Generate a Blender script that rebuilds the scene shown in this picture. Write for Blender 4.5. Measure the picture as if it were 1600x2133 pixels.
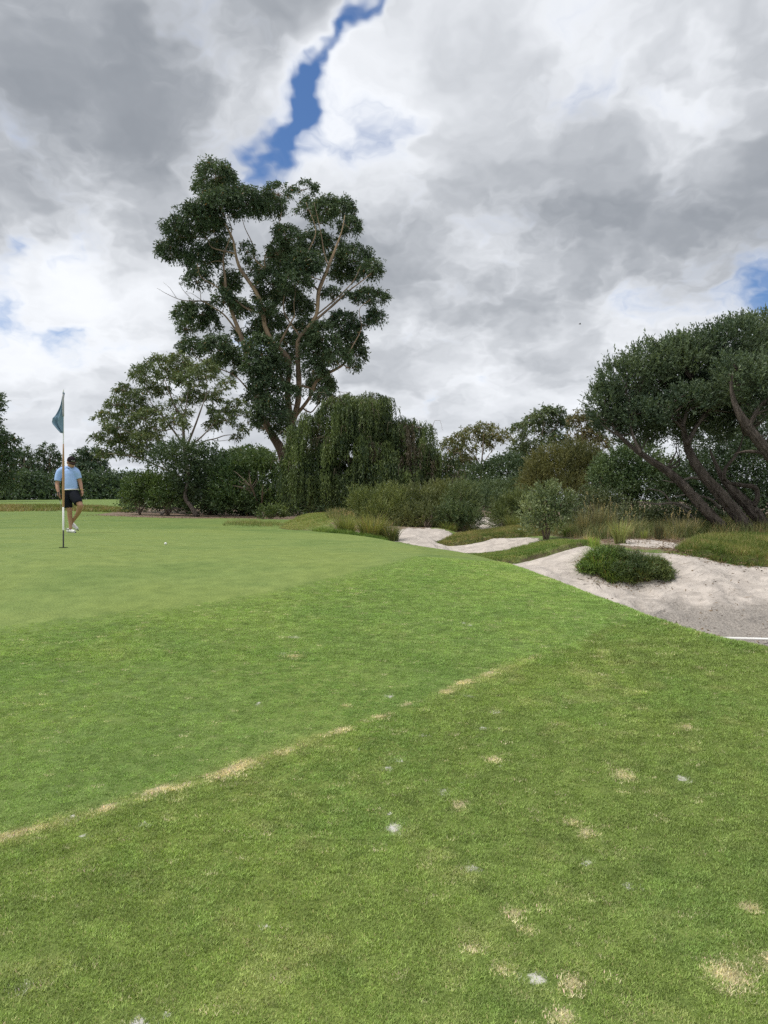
import bpy, bmesh, math, random
import numpy as np
from mathutils import Vector, Matrix

for o in list(bpy.data.objects):
    bpy.data.objects.remove(o)
SC = bpy.context.scene
COL = SC.collection
rng = np.random.default_rng(7)
random.seed(7)

# ------------------------------------------------------------------ camera
F, CX, CY = 1500.0, 800.0, 1066.5          # focal length and centre in photograph pixels
cam_d = bpy.data.cameras.new("camera")
cam_d.sensor_fit = 'HORIZONTAL'
cam_d.sensor_width = 36.0
cam_d.lens = 36.0 * F / 1600.0
cam_d.clip_start = 0.05
cam_d.clip_end = 6000
cam = bpy.data.objects.new("camera", cam_d)
COL.objects.link(cam)
cam.location = (0, 0, 0)
cam.rotation_euler = (math.radians(90), 0, 0)
SC.camera = cam


def P(px, py, Y):
    """a point of the place: picture direction plus its real distance ahead"""
    return np.array([(px - CX) / F * Y, Y, (CY - py) / F * Y])


# ------------------------------------------------------------------ node helpers
class NT:
    def __init__(self, nt):
        self.nt = nt

    def n(self, typ, props=None, **ins):
        nd = self.nt.nodes.new(typ)
        for k, v in (props or {}).items():
            setattr(nd, k, v)
        for k, v in ins.items():
            self.set(nd, k, v)
        return nd

    def set(self, nd, k, v):
        key = int(k[1:]) if (k[0] == 'i' and k[1:].isdigit()) else k.replace('_', ' ')
        s = nd.inputs[key]
        if isinstance(v, bpy.types.NodeSocket):
            self.nt.links.new(v, s)
        else:
            s.default_value = v

    def math(self, op, a, b=0.0, c=None, clamp=False):
        nd = self.nt.nodes.new('ShaderNodeMath')
        nd.operation = op
        nd.use_clamp = clamp
        for i, v in enumerate((a, b) if c is None else (a, b, c)):
            if isinstance(v, bpy.types.NodeSocket):
                self.nt.links.new(v, nd.inputs[i])
            else:
                nd.inputs[i].default_value = v
        return nd.outputs[0]

    def vmath(self, op, a, b=None, out=0):
        nd = self.nt.nodes.new('ShaderNodeVectorMath')
        nd.operation = op
        for i, v in enumerate((a, b)):
            if v is None:
                continue
            s = nd.inputs[i] if not (op == 'SCALE' and i == 1) else nd.inputs['Scale']
            if isinstance(v, bpy.types.NodeSocket):
                self.nt.links.new(v, s)
            else:
                s.default_value = v
        return nd.outputs[out]

    def smooth(self, v, lo, hi, tlo=0.0, thi=1.0):
        nd = self.nt.nodes.new('ShaderNodeMapRange')
        nd.interpolation_type = 'SMOOTHSTEP'
        self.nt.links.new(v, nd.inputs[0])
        for i, x in enumerate((lo, hi, tlo, thi)):
            nd.inputs[i + 1].default_value = x
        return nd.outputs[0]

    def mix(self, fac, a, b, blend='MIX'):
        nd = self.nt.nodes.new('ShaderNodeMix')
        nd.data_type = 'RGBA'
        nd.blend_type = blend
        for s, v in ((nd.inputs[0], fac), (nd.inputs[6], a), (nd.inputs[7], b)):
            if isinstance(v, bpy.types.NodeSocket):
                self.nt.links.new(v, s)
            elif isinstance(v, (tuple, list)):
                s.default_value = (*v[:3], 1.0)
            else:
                s.default_value = v
        return nd.outputs[2]

    def noise(self, vec, scale, detail=4.0, rough=0.55, dist=0.0, out=0, dim='3D'):
        nd = self.nt.nodes.new('ShaderNodeTexNoise')
        nd.noise_dimensions = dim
        if vec is not None:
            self.nt.links.new(vec, nd.inputs['Vector'])
        nd.inputs['Scale'].default_value = scale
        nd.inputs['Detail'].default_value = detail
        nd.inputs['Roughness'].default_value = rough
        nd.inputs['Distortion'].default_value = dist
        return nd.outputs[out]

    def attr(self, name, typ='GEOMETRY', out='Fac'):
        nd = self.nt.nodes.new('ShaderNodeAttribute')
        nd.attribute_name = name
        nd.attribute_type = typ
        return nd.outputs[out]


# ------------------------------------------------------------------ world: blue sky under a broken cloud deck
SUN_EL, SUN_AZ = math.radians(60), math.radians(-95)     # azimuth from +Y towards +X (high on the left)
world = bpy.data.worlds.new("World")
SC.world = world
world.use_nodes = True
wn = world.node_tree
wn.nodes.clear()
W = NT(wn)
out = W.n('ShaderNodeOutputWorld')
sky = W.n('ShaderNodeTexSky', dict(sky_type='NISHITA', sun_disc=False))
sky.sun_elevation = SUN_EL
sky.sun_rotation = SUN_AZ
sky.air_density = 1.0
sky.dust_density = 0.6
sky.ozone_density = 2.0
tc = W.n('ShaderNodeTexCoord')
sep = W.n('ShaderNodeSeparateXYZ')
wn.links.new(tc.outputs['Generated'], sep.inputs[0])
CURV = 0.40
zc = W.math('ADD', W.math('MAXIMUM', sep.outputs[2], 0.0), CURV)
u = W.math('DIVIDE', sep.outputs[0], zc)
v = W.math('DIVIDE', sep.outputs[1], zc)
comb = W.n('ShaderNodeCombineXYZ', X=u, Y=v, Z=0.0)
uv = comb.outputs[0]


def skyuv(px, py):
    d = np.array([(px - CX) / F, 1.0, (CY - py) / F])
    d /= np.linalg.norm(d)
    return d[0] / (d[2] + CURV), d[1] / (d[2] + CURV)


warp = W.vmath('SCALE', W.vmath('SUBTRACT', W.noise(uv, 2.4, 3, 0.6, out=1, dim='2D'), (0.5, 0.5, 0.5)), 0.16)
uvw = W.vmath('ADD', uv, warp)
warp2 = W.vmath('SCALE', W.vmath('SUBTRACT', W.noise(uv, 9.0, 3, 0.65, out=1, dim='2D'), (0.5, 0.5, 0.5)), 0.11)
uvw = W.vmath('ADD', uvw, warp2)


def puffs(vec, scale):
    """rounded cells of the cloud deck, 1 at the middle of a cell"""
    nd = W.n('ShaderNodeTexVoronoi', dict(voronoi_dimensions='2D', feature='F1'), Vector=vec, Scale=scale)
    return W.math('SUBTRACT', 1.0, nd.outputs['Distance'])


def blob(p0, p1, wid, amp, hard=True):
    """soft stretched patch of the cloud deck from p0 to p1 (picture directions), wid in deck units"""
    a, b = np.array(skyuv(*p0)), np.array(skyuv(*p1))
    c = (a + b) / 2
    L = max(np.linalg.norm(b - a) / 2, 1e-3) + wid * 0.5
    ang = math.atan2(b[1] - a[1], b[0] - a[0])
    q = W.vmath('SUBTRACT', uvw, (c[0], c[1], 0))
    r = W.n('ShaderNodeVectorRotate', dict(rotation_type='Z_AXIS'), Vector=q, Angle=-ang)
    s = W.vmath('MULTIPLY', r.outputs[0], (1 / L, 1 / wid, 0))
    d2 = W.vmath('DOT_PRODUCT', s, s, out=1)
    d4 = W.math('MULTIPLY', d2, d2) if hard else d2
    return W.math('MULTIPLY', W.math('EXPONENT', W.math('MULTIPLY', d4, -1.0)), amp)


def total(lst):
    acc = lst[0]
    for x in lst[1:]:
        acc = W.math('ADD', acc, x)
    return acc


# openings in the deck (blue) ...
gaps = total([
    blob((785, -60), (728, 160), 0.016, 0.50, False),
    blob((722, 140), (650, 300), 0.022, 0.52, False),
    blob((655, 285), (545, 385), 0.034, 0.50, False),
    blob((850, 250), (810, 320), 0.045, 0.34, False),
    blob((1570, 600), (1760, 640), 0.12, 0.62, False),
    blob((-60, 640), (20, 650), 0.07, 0.36, False),
    blob((115, 690), (150, 715), 0.06, 0.40, False),
    blob((-40, 500), (35, 512), 0.04, 0.34, False),
    blob((560, 725), (520, 722), 0.08, 0.36, False),
])
puff = W.math('ADD', W.math('MULTIPLY', puffs(uvw, 4.0), 0.55), W.math('ADD', W.math('MULTIPLY', puffs(uvw, 9.0), 0.30), W.math('MULTIPLY', puffs(uvw, 21.0), 0.15)))
fine = W.noise(uvw, 7.0, 5, 0.58, 0.0, dim='2D')
cov = W.math('SUBTRACT', W.math('ADD', W.math('ADD', W.math('MULTIPLY', W.math('SUBTRACT', fine, 0.5), 0.80), W.math('MULTIPLY', W.math('SUBTRACT', puff, 0.6), 0.35)), 0.30), gaps)
alpha = W.smooth(cov, -0.32, 0.22)
# ... thick grey undersides and thin bright parts
mass = total([
    blob((-50, 300), (560, 90), 0.30, 0.85),
    blob((350, 420), (60, 380), 0.18, 0.45),
    blob((1180, 330), (1560, 420), 0.26, 0.45),
    blob((900, 560), (1420, 520), 0.24, 0.40),
    blob((1000, 80), (1180, 150), 0.14, 0.16),
    blob((850, 600), (1250, 640), 0.5, 0.18),
])
bright = total([
    blob((790, 60), (720, 330), 0.10, 0.40),
    blob((900, 190), (720, 370), 0.12, 0.34),
    blob((560, 130), (640, 60), 0.12, 0.26),
    blob((90, 440), (210, 470), 0.25, 0.34),
    blob((100, 590), (330, 610), 0.2, 0.26),
    blob((1330, 200), (1430, 190), 0.12, 0.20),
    blob((480, 320), (560, 340), 0.16, 0.30),
    blob((60, 740), (350, 750), 0.3, 0.12),
])
n_lo = W.noise(uvw, 1.9, 4, 0.52, 0.0, dim='2D')
n_hi = W.noise(uvw, 6.5, 5, 0.55, 0.0, dim='2D')
thick = W.math('ADD', W.math('SUBTRACT', W.math('ADD', W.math('MULTIPLY', W.math('SUBTRACT', n_lo, 0.5), 1.7), mass), bright),
               W.math('ADD', W.math('MULTIPLY', W.math('SUBTRACT', n_hi, 0.5), 0.75), W.math('MULTIPLY', W.math('SUBTRACT', puff, 0.60), 1.15)))
edge = W.smooth(cov, 0.0, 0.34, 0.50, 0.0)          # thin rims scatter more light
tt = W.smooth(W.math('SUBTRACT', thick, edge), -1.0, 1.20)
ccol = W.mix(tt, (1.10, 1.13, 1.18), (0.35, 0.38, 0.425))
hz = W.smooth(sep.outputs[2], 0.0, 0.22, 0.45, 0.0)   # the deck seen edge-on far away is paler
ccol = W.mix(hz, ccol, (0.80, 0.84, 0.90))
skyc = W.mix(1.0, sky.outputs[0], (0.60, 0.78, 1.0), 'MULTIPLY')     # deep blue of a clear gap
bg_sky = W.n('ShaderNodeBackground', Color=skyc, Strength=0.115)
bg_cl = W.n('ShaderNodeBackground', Color=ccol, Strength=0.82)
mixw = W.n('ShaderNodeMixShader', Fac=alpha)
wn.links.new(bg_sky.outputs[0], mixw.inputs[1])
wn.links.new(bg_cl.outputs[0], mixw.inputs[2])
wn.links.new(mixw.outputs[0], out.inputs[0])
world.cycles.sampling_method = 'MANUAL'
world.cycles.sample_map_resolution = 512

# ------------------------------------------------------------------ sun through cloud
sun_d = bpy.data.lights.new("sun", 'SUN')
sun_d.energy = 2.6
sun_d.angle = math.radians(12)
sun_d.color = (1.0, 0.955, 0.88)
sun = bpy.data.objects.new("sun", sun_d)
COL.objects.link(sun)
to_sun = Vector((math.sin(SUN_AZ) * math.cos(SUN_EL), math.cos(SUN_AZ) * math.cos(SUN_EL), math.sin(SUN_EL)))
sun.rotation_euler = (-to_sun).to_track_quat('-Z', 'Y').to_euler()

vs = SC.view_settings
vs.view_transform = 'Standard'
vs.look = 'None'
vs.exposure = 0.1
vs.gamma = 1.0
vs.use_curve_mapping = False
SC.cycles.use_denoising = False      # the fine grain suits the turf and leaves
SC.cycles.max_bounces = 6
SC.cycles.diffuse_bounces = 2
SC.cycles.transmission_bounces = 3
SC.cycles.use_adaptive_sampling = True
SC.cycles.adaptive_threshold = 0.015
SC.cycles.adaptive_min_samples = 16

# ------------------------------------------------------------------ mesh helpers
def mk_mesh(name, V, Q, vattr=None, fcol=None, smooth=False):
    """V (n,3); Q (m,4) or (m,3) int array or list of those; vattr {name: float per vertex}; fcol (m,3) colour per face"""
    Qs = Q if isinstance(Q, list) else [Q]
    Qs = [np.asarray(q, dtype=np.int32) for q in Qs if len(q)]
    me = bpy.data.meshes.new(name)
    V = np.asarray(V, dtype=np.float32)
    me.vertices.add(len(V))
    me.vertices.foreach_set("co", V.ravel())
    nl = sum(q.size for q in Qs)
    nf = sum(len(q) for q in Qs)
    me.loops.add(nl)
    me.loops.foreach_set("vertex_index", np.concatenate([q.ravel() for q in Qs]))
    me.polygons.add(nf)
    tot = np.concatenate([np.full(len(q), q.shape[1], dtype=np.int32) for q in Qs])
    start = np.concatenate([[0], np.cumsum(tot)[:-1]]).astype(np.int32)
    me.polygons.foreach_set("loop_start", start)
    me.polygons.foreach_set("loop_total", tot)
    if smooth:
        me.polygons.foreach_set("use_smooth", np.ones(nf, dtype=bool))
    me.update(calc_edges=True)
    for k, a in (vattr or {}).items():
        at = me.attributes.new(k, 'FLOAT', 'POINT')
        at.data.foreach_set("value", np.asarray(a, dtype=np.float32))
    if fcol is not None:
        at = me.attributes.new("tint", 'FLOAT_COLOR', 'FACE')
        c = np.ones((nf, 4), dtype=np.float32)
        c[:, :3] = fcol
        at.data.foreach_set("color", c.ravel())
    return me


def obj(name, me, mat=None, parent=None):
    o = bpy.data.objects.new(name, me)
    COL.objects.link(o)
    if mat is not None:
        me.materials.append(mat)
    if parent is not None:
        o.parent = parent
    return o


def tag(o, label=None, cat=None, group=None, kind=None):
    for k, x in (('label', label), ('category', cat), ('group', group), ('kind', kind)):
        if x:
            o[k] = x
    return o


def thing(name, label, cat, loc=(0, 0, 0), group=None):
    o = bpy.data.objects.new(name, None)
    COL.objects.link(o)
    o.location = loc
    o.empty_display_size = 0.2
    return tag(o, label, cat, group)


def child(name, me, mat, root):
    """a part whose mesh is given in world coordinates"""
    me.transform(Matrix.Translation(-Vector(root.location)))
    return obj(name, me, mat, root)


def catmull(pts, rad, step):
    """smooth polyline through pts with radii"""
    pts = np.asarray(pts, float)
    rad = np.asarray(rad, float)
    n = len(pts)
    if n == 2:
        k = max(2, int(np.linalg.norm(pts[1] - pts[0]) / step) + 1)
        t = np.linspace(0, 1, k)[:, None]
        return pts[0] * (1 - t) + pts[1] * t, rad[0] * (1 - t[:, 0]) + rad[1] * t[:, 0]
    ext = np.vstack([2 * pts[0] - pts[1], pts, 2 * pts[-1] - pts[-2]])
    op, orr = [], []
    for i in range(n - 1):
        p0, p1, p2, p3 = ext[i:i + 4]
        k = max(1, int(np.linalg.norm(p2 - p1) / step))
        t = np.arange(k)[:, None] / k
        op.append(0.5 * ((2 * p1) + (-p0 + p2) * t + (2 * p0 - 5 * p1 + 4 * p2 - p3) * t ** 2 + (-p0 + 3 * p1 - 3 * p2 + p3) * t ** 3))
        orr.append(rad[i] * (1 - t[:, 0]) + rad[i + 1] * t[:, 0])
    op.append(pts[-1:])
    orr.append(rad[-1:])
    return np.vstack(op), np.concatenate(orr)


class Geo:
    """collects swept tubes into one mesh"""
    def __init__(self):
        self.V, self.Q, self.n = [], [], 0

    def add(self, V, Q):
        self.V.append(np.asarray(V, float))
        self.Q.append(np.asarray(Q, int) + self.n)
        self.n += len(V)

    def tube(self, pts, rad, sides=6, step=0.3, ridge=0.0, ridges=7, sx=1.0, cap=True, seed=0):
        c, r = catmull(pts, rad, step)
        n = len(c)
        tan = np.gradient(c, axis=0)
        tan /= np.linalg.norm(tan, axis=1)[:, None] + 1e-9
        ref = np.array([0, 1.0, 0]) if abs(tan[0][1]) < 0.8 else np.array([1.0, 0, 0])
        nn = np.empty_like(c)
        for i in range(n):
            ref = ref - tan[i] * np.dot(ref, tan[i])
            ref /= np.linalg.norm(ref) + 1e-9
            nn[i] = ref
        bb = np.cross(tan, nn)
        a = np.linspace(0, 2 * math.pi, sides, endpoint=False)
        rr = np.repeat(r[:, None], sides, 1)
        if ridge:
            g = np.random.default_rng(seed)
            s = np.arange(n)[:, None] * step
            w = np.zeros((n, sides))
            for k in range(4):
                m = g.integers(2, ridges + 1)
                w += np.sin(m * a[None, :] + g.uniform(0, 6) + s * g.uniform(-2.2, 2.2)) * g.uniform(0.5, 1)
            w += g.normal(0, 0.7, (n, sides))
            rr = rr * (1 + ridge * w * 0.5)
        V = c[:, None, :] + rr[..., None] * (np.cos(a)[None, :, None] * nn[:, None, :] * sx + np.sin(a)[None, :, None] * bb[:, None, :])
        idx = np.arange(n * sides).reshape(n, sides)
        q = np.stack([idx[:-1], np.roll(idx[:-1], -1, 1), np.roll(idx[1:], -1, 1), idx[1:]], -1).reshape(-1, 4)
        V = V.reshape(-1, 3)
        if cap:
            k = len(V)
            V = np.vstack([V, c[0], c[-1]])
            e0 = [(k, idx[0][(j + 1) % sides], idx[0][j], k) for j in range(sides)]
            e1 = [(k + 1, idx[-1][j], idx[-1][(j + 1) % sides], k + 1) for j in range(sides)]
            self.add(V, q)
            self.T = getattr(self, 'T', [])
            off = self.n - len(V)
            self.T.append(np.array([x[:3] for x in e0 + e1]) + off)
        else:
            self.add(V, q)
        return c, r

    def mesh(self, name, smooth=True):
        T = np.vstack(self.T) if getattr(self, 'T', None) else np.zeros((0, 3), int)
        return mk_mesh(name, np.vstack(self.V), [np.vstack(self.Q), T], smooth=smooth)


def unit(v):
    return v / (np.linalg.norm(v, axis=-1, keepdims=True) + 1e-9)


def leaves(pos, dirs, length, width, g):
    """diamond leaves: base at pos, pointing along dirs"""
    n = len(pos)
    dirs = unit(dirs)
    side = unit(np.cross(dirs, unit(g.normal(size=(n, 3)))))
    L = np.broadcast_to(np.asarray(length, float), (n,))[:, None]
    Wd = np.broadcast_to(np.asarray(width, float), (n,))[:, None]
    mid = pos + dirs * L * 0.45
    V = np.stack([pos, mid + side * Wd * 0.5, pos + dirs * L, mid - side * Wd * 0.5], 1).reshape(-1, 3)
    return V, np.arange(4 * n).reshape(-1, 4)


def in_poly(x, y, poly):
    poly = np.asarray(poly, float)
    ins = np.zeros(np.shape(x), bool)
    j = len(poly) - 1
    for i in range(len(poly)):
        xi, yi = poly[i]
        xj, yj = poly[j]
        c = ((yi > y) != (yj > y)) & (x < (xj - xi) * (y - yi) / (yj - yi + 1e-12) + xi)
        ins ^= c
        j = i
    return ins


def seg_dist(x, y, poly, closed=False):
    poly = np.asarray(poly, float)
    d = np.full(np.shape(x), 1e9)
    m = len(poly)
    for i in range(m if closed else m - 1):
        a, b = poly[i], poly[(i + 1) % m]
        ab = b - a
        t = np.clip(((x - a[0]) * ab[0] + (y - a[1]) * ab[1]) / (ab @ ab + 1e-12), 0, 1)
        d = np.minimum(d, np.hypot(x - a[0] - t * ab[0], y - a[1] - t * ab[1]))
    return d


def sdf(x, y, poly):
    """positive inside; far outside it saturates"""
    x, y = np.broadcast_arrays(np.asarray(x, float), np.asarray(y, float))
    pa = np.asarray(poly, float)
    lo, hi = pa.min(0) - 2.5, pa.max(0) + 2.5
    m = (x > lo[0]) & (x < hi[0]) & (y > lo[1]) & (y < hi[1])
    o = np.full(x.shape, -2.5)
    if m.any():
        xm, ym = x[m], y[m]
        d = seg_dist(xm, ym, pa, True)
        o[m] = np.where(in_poly(xm, ym, pa), d, -d)
    return o


def sstep(x, a, b):
    t = np.clip((x - a) / (b - a), 0, 1)
    return t * t * (3 - 2 * t)


def plan(lst):
    """(picture column, distance) pairs to plan coordinates"""
    return [((px - CX) / F * Y, Y) for px, Y in lst]


def smooth_line(pts, k=8):
    c, _ = catmull([(a, b, 0) for a, b in pts], [1] * len(pts), 0.4)
    return [(p[0], p[1]) for p in c]


_perm = np.random.default_rng(3).random((64, 64))
def vnoise(x, y, s):
    """cheap smooth value noise, 0..1"""
    x, y = np.asarray(x) * s, np.asarray(y) * s
    xi, yi = np.floor(x).astype(int), np.floor(y).astype(int)
    fx, fy = x - xi, y - yi
    fx, fy = fx * fx * (3 - 2 * fx), fy * fy * (3 - 2 * fy)
    g = lambda a, b: _perm[a % 64, b % 64]
    return (g(xi, yi) * (1 - fx) + g(xi + 1, yi) * fx) * (1 - fy) + (g(xi, yi + 1) * (1 - fx) + g(xi + 1, yi + 1) * fx) * fy


def fbm(x, y, s, o=4):
    a, t, w = 0, 0, 1.0
    for i in range(o):
        a = a + vnoise(x + 17.3 * i, y - 9.1 * i, s) * w
        t += w
        w *= 0.55
        s *= 2.03
    return a / t

# ================================================================== terrain
def rbf(points):
    A = np.array([[2.2 * X / (Y + 1.5), math.log(Y + 1.5)] for X, Y, Z in points])
    z = np.array([p[2] for p in points])
    n = len(A)
    r2 = ((A[:, None] - A[None]) ** 2).sum(-1)
    K = 0.5 * r2 * np.log(r2 + 1e-12) + np.eye(n) * 2e-4
    Pm = np.hstack([np.ones((n, 1)), A])
    M = np.block([[K, Pm], [Pm.T, np.zeros((3, 3))]])
    sol = np.linalg.solve(M, np.concatenate([z, np.zeros(3)]))

    def f(X, Y):
        X, Y = np.asarray(X, float), np.asarray(Y, float)
        a, b = 2.2 * X / (Y + 1.5), np.log(np.maximum(Y + 1.5, 0.05))
        o = sol[n] + sol[n + 1] * a + sol[n + 2] * b
        for i in range(n):
            r = (a - A[i, 0]) ** 2 + (b - A[i, 1]) ** 2
            o = o + sol[i] * 0.5 * r * np.log(r + 1e-12)
        return o
    return f


def pts(lst):
    return [tuple(P(*p)) for p in lst]


RIDGE = [(2300, 4.3), (1800, 5.0), (1600, 5.4), (1450, 5.7), (1330, 6.0), (1200, 7.0), (1100, 8.3), (1000, 10), (920, 11.6), (850, 13), (770, 15), (700, 17), (640, 18.5), (600, 19.3)]
ridge_line = smooth_line(plan(RIDGE))
back_line = plan([(560, 26), (500, 45), (480, 200)])
b_side = [(60, -20), (14, 1.0)] + ridge_line + back_line + [(-600, 4000), (6000, 4000), (6000, -20)]

far_pts = pts([
    (0, 1076, 30), (-500, 1076, 30), (250, 1078, 29), (400, 1078, 31), (500, 1082, 27), (590, 1083, 28),
    (0, 1062, 42), (-500, 1062, 42), (150, 1064, 40), (260, 1064, 42), (400, 1062, 45), (600, 1072, 40),
    (0, 1043, 95), (-500, 1043, 95), (150, 1041, 100), (260, 1040, 105), (450, 1042, 95),
    (720, 1070, 32), (900, 1078, 30), (1100, 1078, 30), (1300, 1085, 26), (1500, 1090, 22), (1800, 1090, 22), (2300, 1090, 22),
    (900, 1052, 60), (1200, 1060, 50), (1600, 1065, 45),
]) + [(-300, 300, 4.0), (0, 300, 4.0), (300, 300, 4.0), (-1500, 3000, 4.0), (0, 3000, 4.0), (1500, 3000, 4.0)]

turf = rbf(pts([
    (0, 2133, 2.2), (800, 2133, 2.2), (1600, 2133, 2.15), (-600, 2133, 2.2), (2200, 2133, 2.15),
    (0, 1745, 3.09), (350, 1636, 3.5), (700, 1520, 4.04), (1030, 1400, 4.9), (1330, 1288, 6.0), (1600, 1700, 3.3), (1250, 1660, 3.4),
    (1600, 1500, 4.25), (2200, 1650, 3.4), (2200, 1450, 4.4), (-600, 1780, 3.0), (-600, 1330, 5.6), (1000, 1800, 3.0), (400, 1850, 2.85),
    (0, 1310, 5.7), (400, 1262, 6.3), (600, 1228, 6.9), (860, 1165, 9.0), (1100, 1270, 6.4),
    (1600, 1360, 5.4), (1450, 1327, 5.7), (1200, 1237, 7.0), (1100, 1195, 8.3), (1000, 1162, 10), (850, 1134, 13), (700, 1111, 17), (620, 1107, 18.9),
    (132, 1141, 9.8), (-500, 1142, 9.8), (500, 1150, 9.8), (148, 1110, 17), (-500, 1111, 17), (0, 1101, 20.5), (400, 1103, 19.5), (550, 1108, 18.6), (345, 1134, 12.0),
    (0, 1092, 24), (300, 1092, 23.5), (500, 1094, 23), (600, 1096, 22.5),
]) + [(0, 0, -1.62), (-2, -1, -1.62), (3, -1, -1.62)] + far_pts)

heath = rbf([(0.5 * 1.0, 1, -1.7), (4, 1, -1.7), (-4, 1, -1.6)] + pts([
    (1000, 1190, 12), (1750, 1392, 7.0), (1450, 1392, 7.0), (1330, 1360, 7.9), (1600, 1352, 8.1), (2200, 1352, 8.1), (1450, 1330, 8.8), (1250, 1300, 9.5), (1150, 1240, 10.5),
    (1330, 1286, 10.3), (1450, 1292, 10.4), (1600, 1288, 10.6), (2200, 1288, 10.6),
    (1600, 1240, 11.4), (1600, 1188, 12.2), (1450, 1250, 11.2), (1450, 1182, 12.0), (1330, 1250, 11.2), (1330, 1205, 11.9), (2200, 1240, 11.4), (2200, 1188, 12.2),
    (1200, 1218, 11.5), (1200, 1180, 12.2), (1210, 1143, 13.1), (1100, 1178, 12.8), (1050, 1180, 13.2),
    (1600, 1172, 12.9), (1600, 1145, 14.0), (1600, 1132, 15.2), (1500, 1132, 15), (1440, 1150, 13.2), (1440, 1138, 14.5), (2200, 1132, 15.2), (2200, 1172, 12.9),
    (1500, 1106, 18), (1700, 1106, 18), (1380, 1150, 13.1), (1300, 1132, 14.2), (1250, 1124, 15.5), (1350, 1116, 16.5), (1250, 1108, 19),
    (1215, 1140, 14.3), (1100, 1158, 14.8), (980, 1170, 14.8), (920, 1170, 15.2), (1160, 1122, 17),
    (1050, 1150, 16.3), (980, 1158, 16.6), (1040, 1128, 18.2), (950, 1138, 18), (870, 1118, 18), (880, 1142, 16.2), (1110, 1118, 18.3),
    (920, 1136, 19.1), (1030, 1121, 19.8), (1110, 1114, 20), (960, 1114, 21), (1080, 1103, 22),
    (850, 1106, 20), (930, 1108, 20.8), (1008, 1104, 22.5), (1005, 1080, 28), (800, 1110, 20),
    (770, 1133, 17.2), (720, 1117, 18.8), (800, 1140, 16.4),
    (640, 1108, 19.2), (650, 1096, 21.2), (700, 1082, 23.2), (620, 1092, 22.5), (740, 1082, 24), (600, 1098, 22),
    (850, 1095, 24), (900, 1085, 27),
]) + far_pts)

SAND_NEAR = smooth_line(plan([(2200, 5.3), (1800, 5.75), (1600, 6.05), (1450, 6.35), (1330, 6.65), (1200, 7.6), (1100, 9.0), (1030, 11.2), (1020, 12.6), (1060, 13.5), (1130, 13.5), (1215, 13.5),
                              (1300, 13.3), (1390, 13.0), (1440, 12.65), (1500, 12.5), (1600, 12.45), (1800, 12.5), (2200, 12.6)]))
SAND_FAR = smooth_line(plan([(825, 17.0), (880, 16.3), (960, 15.9), (1050, 15.7), (1120, 16.2), (1120, 17.6), (1085, 18.6), (1030, 19.1), (960, 18.7), (915, 18.7), (905, 19.4), (945, 20.2), (930, 21.2), (860, 21.3), (825, 20), (825, 17.0)]))
SAND_PATH = smooth_line(plan([(985, 21.8), (1035, 21.8), (1045, 24), (1028, 29), (986, 29), (975, 25), (985, 21.8)]))
SAND_SHELF = smooth_line(plan([(1290, 14.0), (1350, 13.6), (1400, 13.6), (1420, 14.6), (1370, 15.2), (1300, 15.2), (1290, 14.0)]))
SAND_LITTLE = smooth_line(plan([(735, 21.2), (800, 21.0), (810, 22.2), (745, 22.6), (735, 21.2)]))
SAND_AWAY = smooth_line([(-40.2, 92), (-38, 90.5), (-36.5, 92.5), (-38, 95), (-40.2, 92)])
SANDS = [SAND_NEAR, SAND_FAR, SAND_PATH, SAND_SHELF, SAND_LITTLE, SAND_AWAY]
GREEN = smooth_line([(-14, 4.2), (-9, 4.5)] + plan([(-400, 5.35), (0, 5.75), (200, 6.0), (400, 6.3), (600, 6.95), (740, 7.8), (840, 8.9), (880, 10.2), (862, 12), (815, 13.8), (755, 15.6), (690, 17.0), (620, 18.0), (550, 18.7), (400, 19.6), (200, 20.2), (0, 20.6), (-400, 20.6)]) + [(-20, 20), (-22, 12), (-14, 4.2)])
MOW = smooth_line([(-12, -1.2), (-4, 2.0)] + plan([(-250, 2.75), (0, 3.09), (230, 3.34), (480, 3.66), (700, 4.04), (850, 4.38), (1030, 4.9), (1180, 5.35), (1330, 6.0), (1430, 7.0)]) + [(4.5, 9.5)])
ROUGH_SIDE = MOW + [(40, 9), (40, -20), (-12, -20)]
HEATH_POLY = smooth_line(plan([(690, 20.3), (760, 18.6), (800, 16.6), (830, 16.9)])) + plan([(905, 21.5), (1000, 21), (1110, 19.8), (1160, 17.2), (1225, 14.8), (1290, 13.4), (1440, 13.0), (1450, 15.6), (1650, 16), (2600, 16), (2600, 90), (700, 90), (660, 33), (700, 25)])
LITTER_POLY = smooth_line(plan([(195, 32.5), (260, 30.5), (350, 29.6), (480, 29), (560, 28.6), (640, 27.5), (700, 27), (720, 40), (560, 50), (280, 50), (230, 38), (195, 32.5)]))
TALL_ROUGH = smooth_line(plan([(-500, 39), (0, 38), (150, 39), (230, 38), (280, 41), (240, 45), (100, 46), (-500, 47), (-500, 39)]))
BANK = smooth_line(plan([(1425, 13.6), (1440, 12.75), (1500, 12.6), (1600, 12.55), (1900, 12.6), (2300, 12.7), (2300, 15.9), (1900, 15.8), (1600, 15.6), (1470, 15.3), (1425, 13.6)]))
TONGUE = smooth_line(plan([(940, 14.2), (1000, 13.7), (1060, 13.6), (1130, 13.6), (1215, 13.62), (1235, 14.3), (1190, 15.3), (1120, 15.9), (1050, 15.6), (960, 15.8), (900, 15.9), (940, 14.2)]))
ISLAND = smooth_line(plan([(912, 19.1), (925, 18.75), (965, 18.8), (1030, 19.2), (1090, 18.7), (1125, 18.5), (1135, 20), (1090, 21.8), (1000, 21.3), (950, 20.4), (912, 19.1)]))
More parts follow.
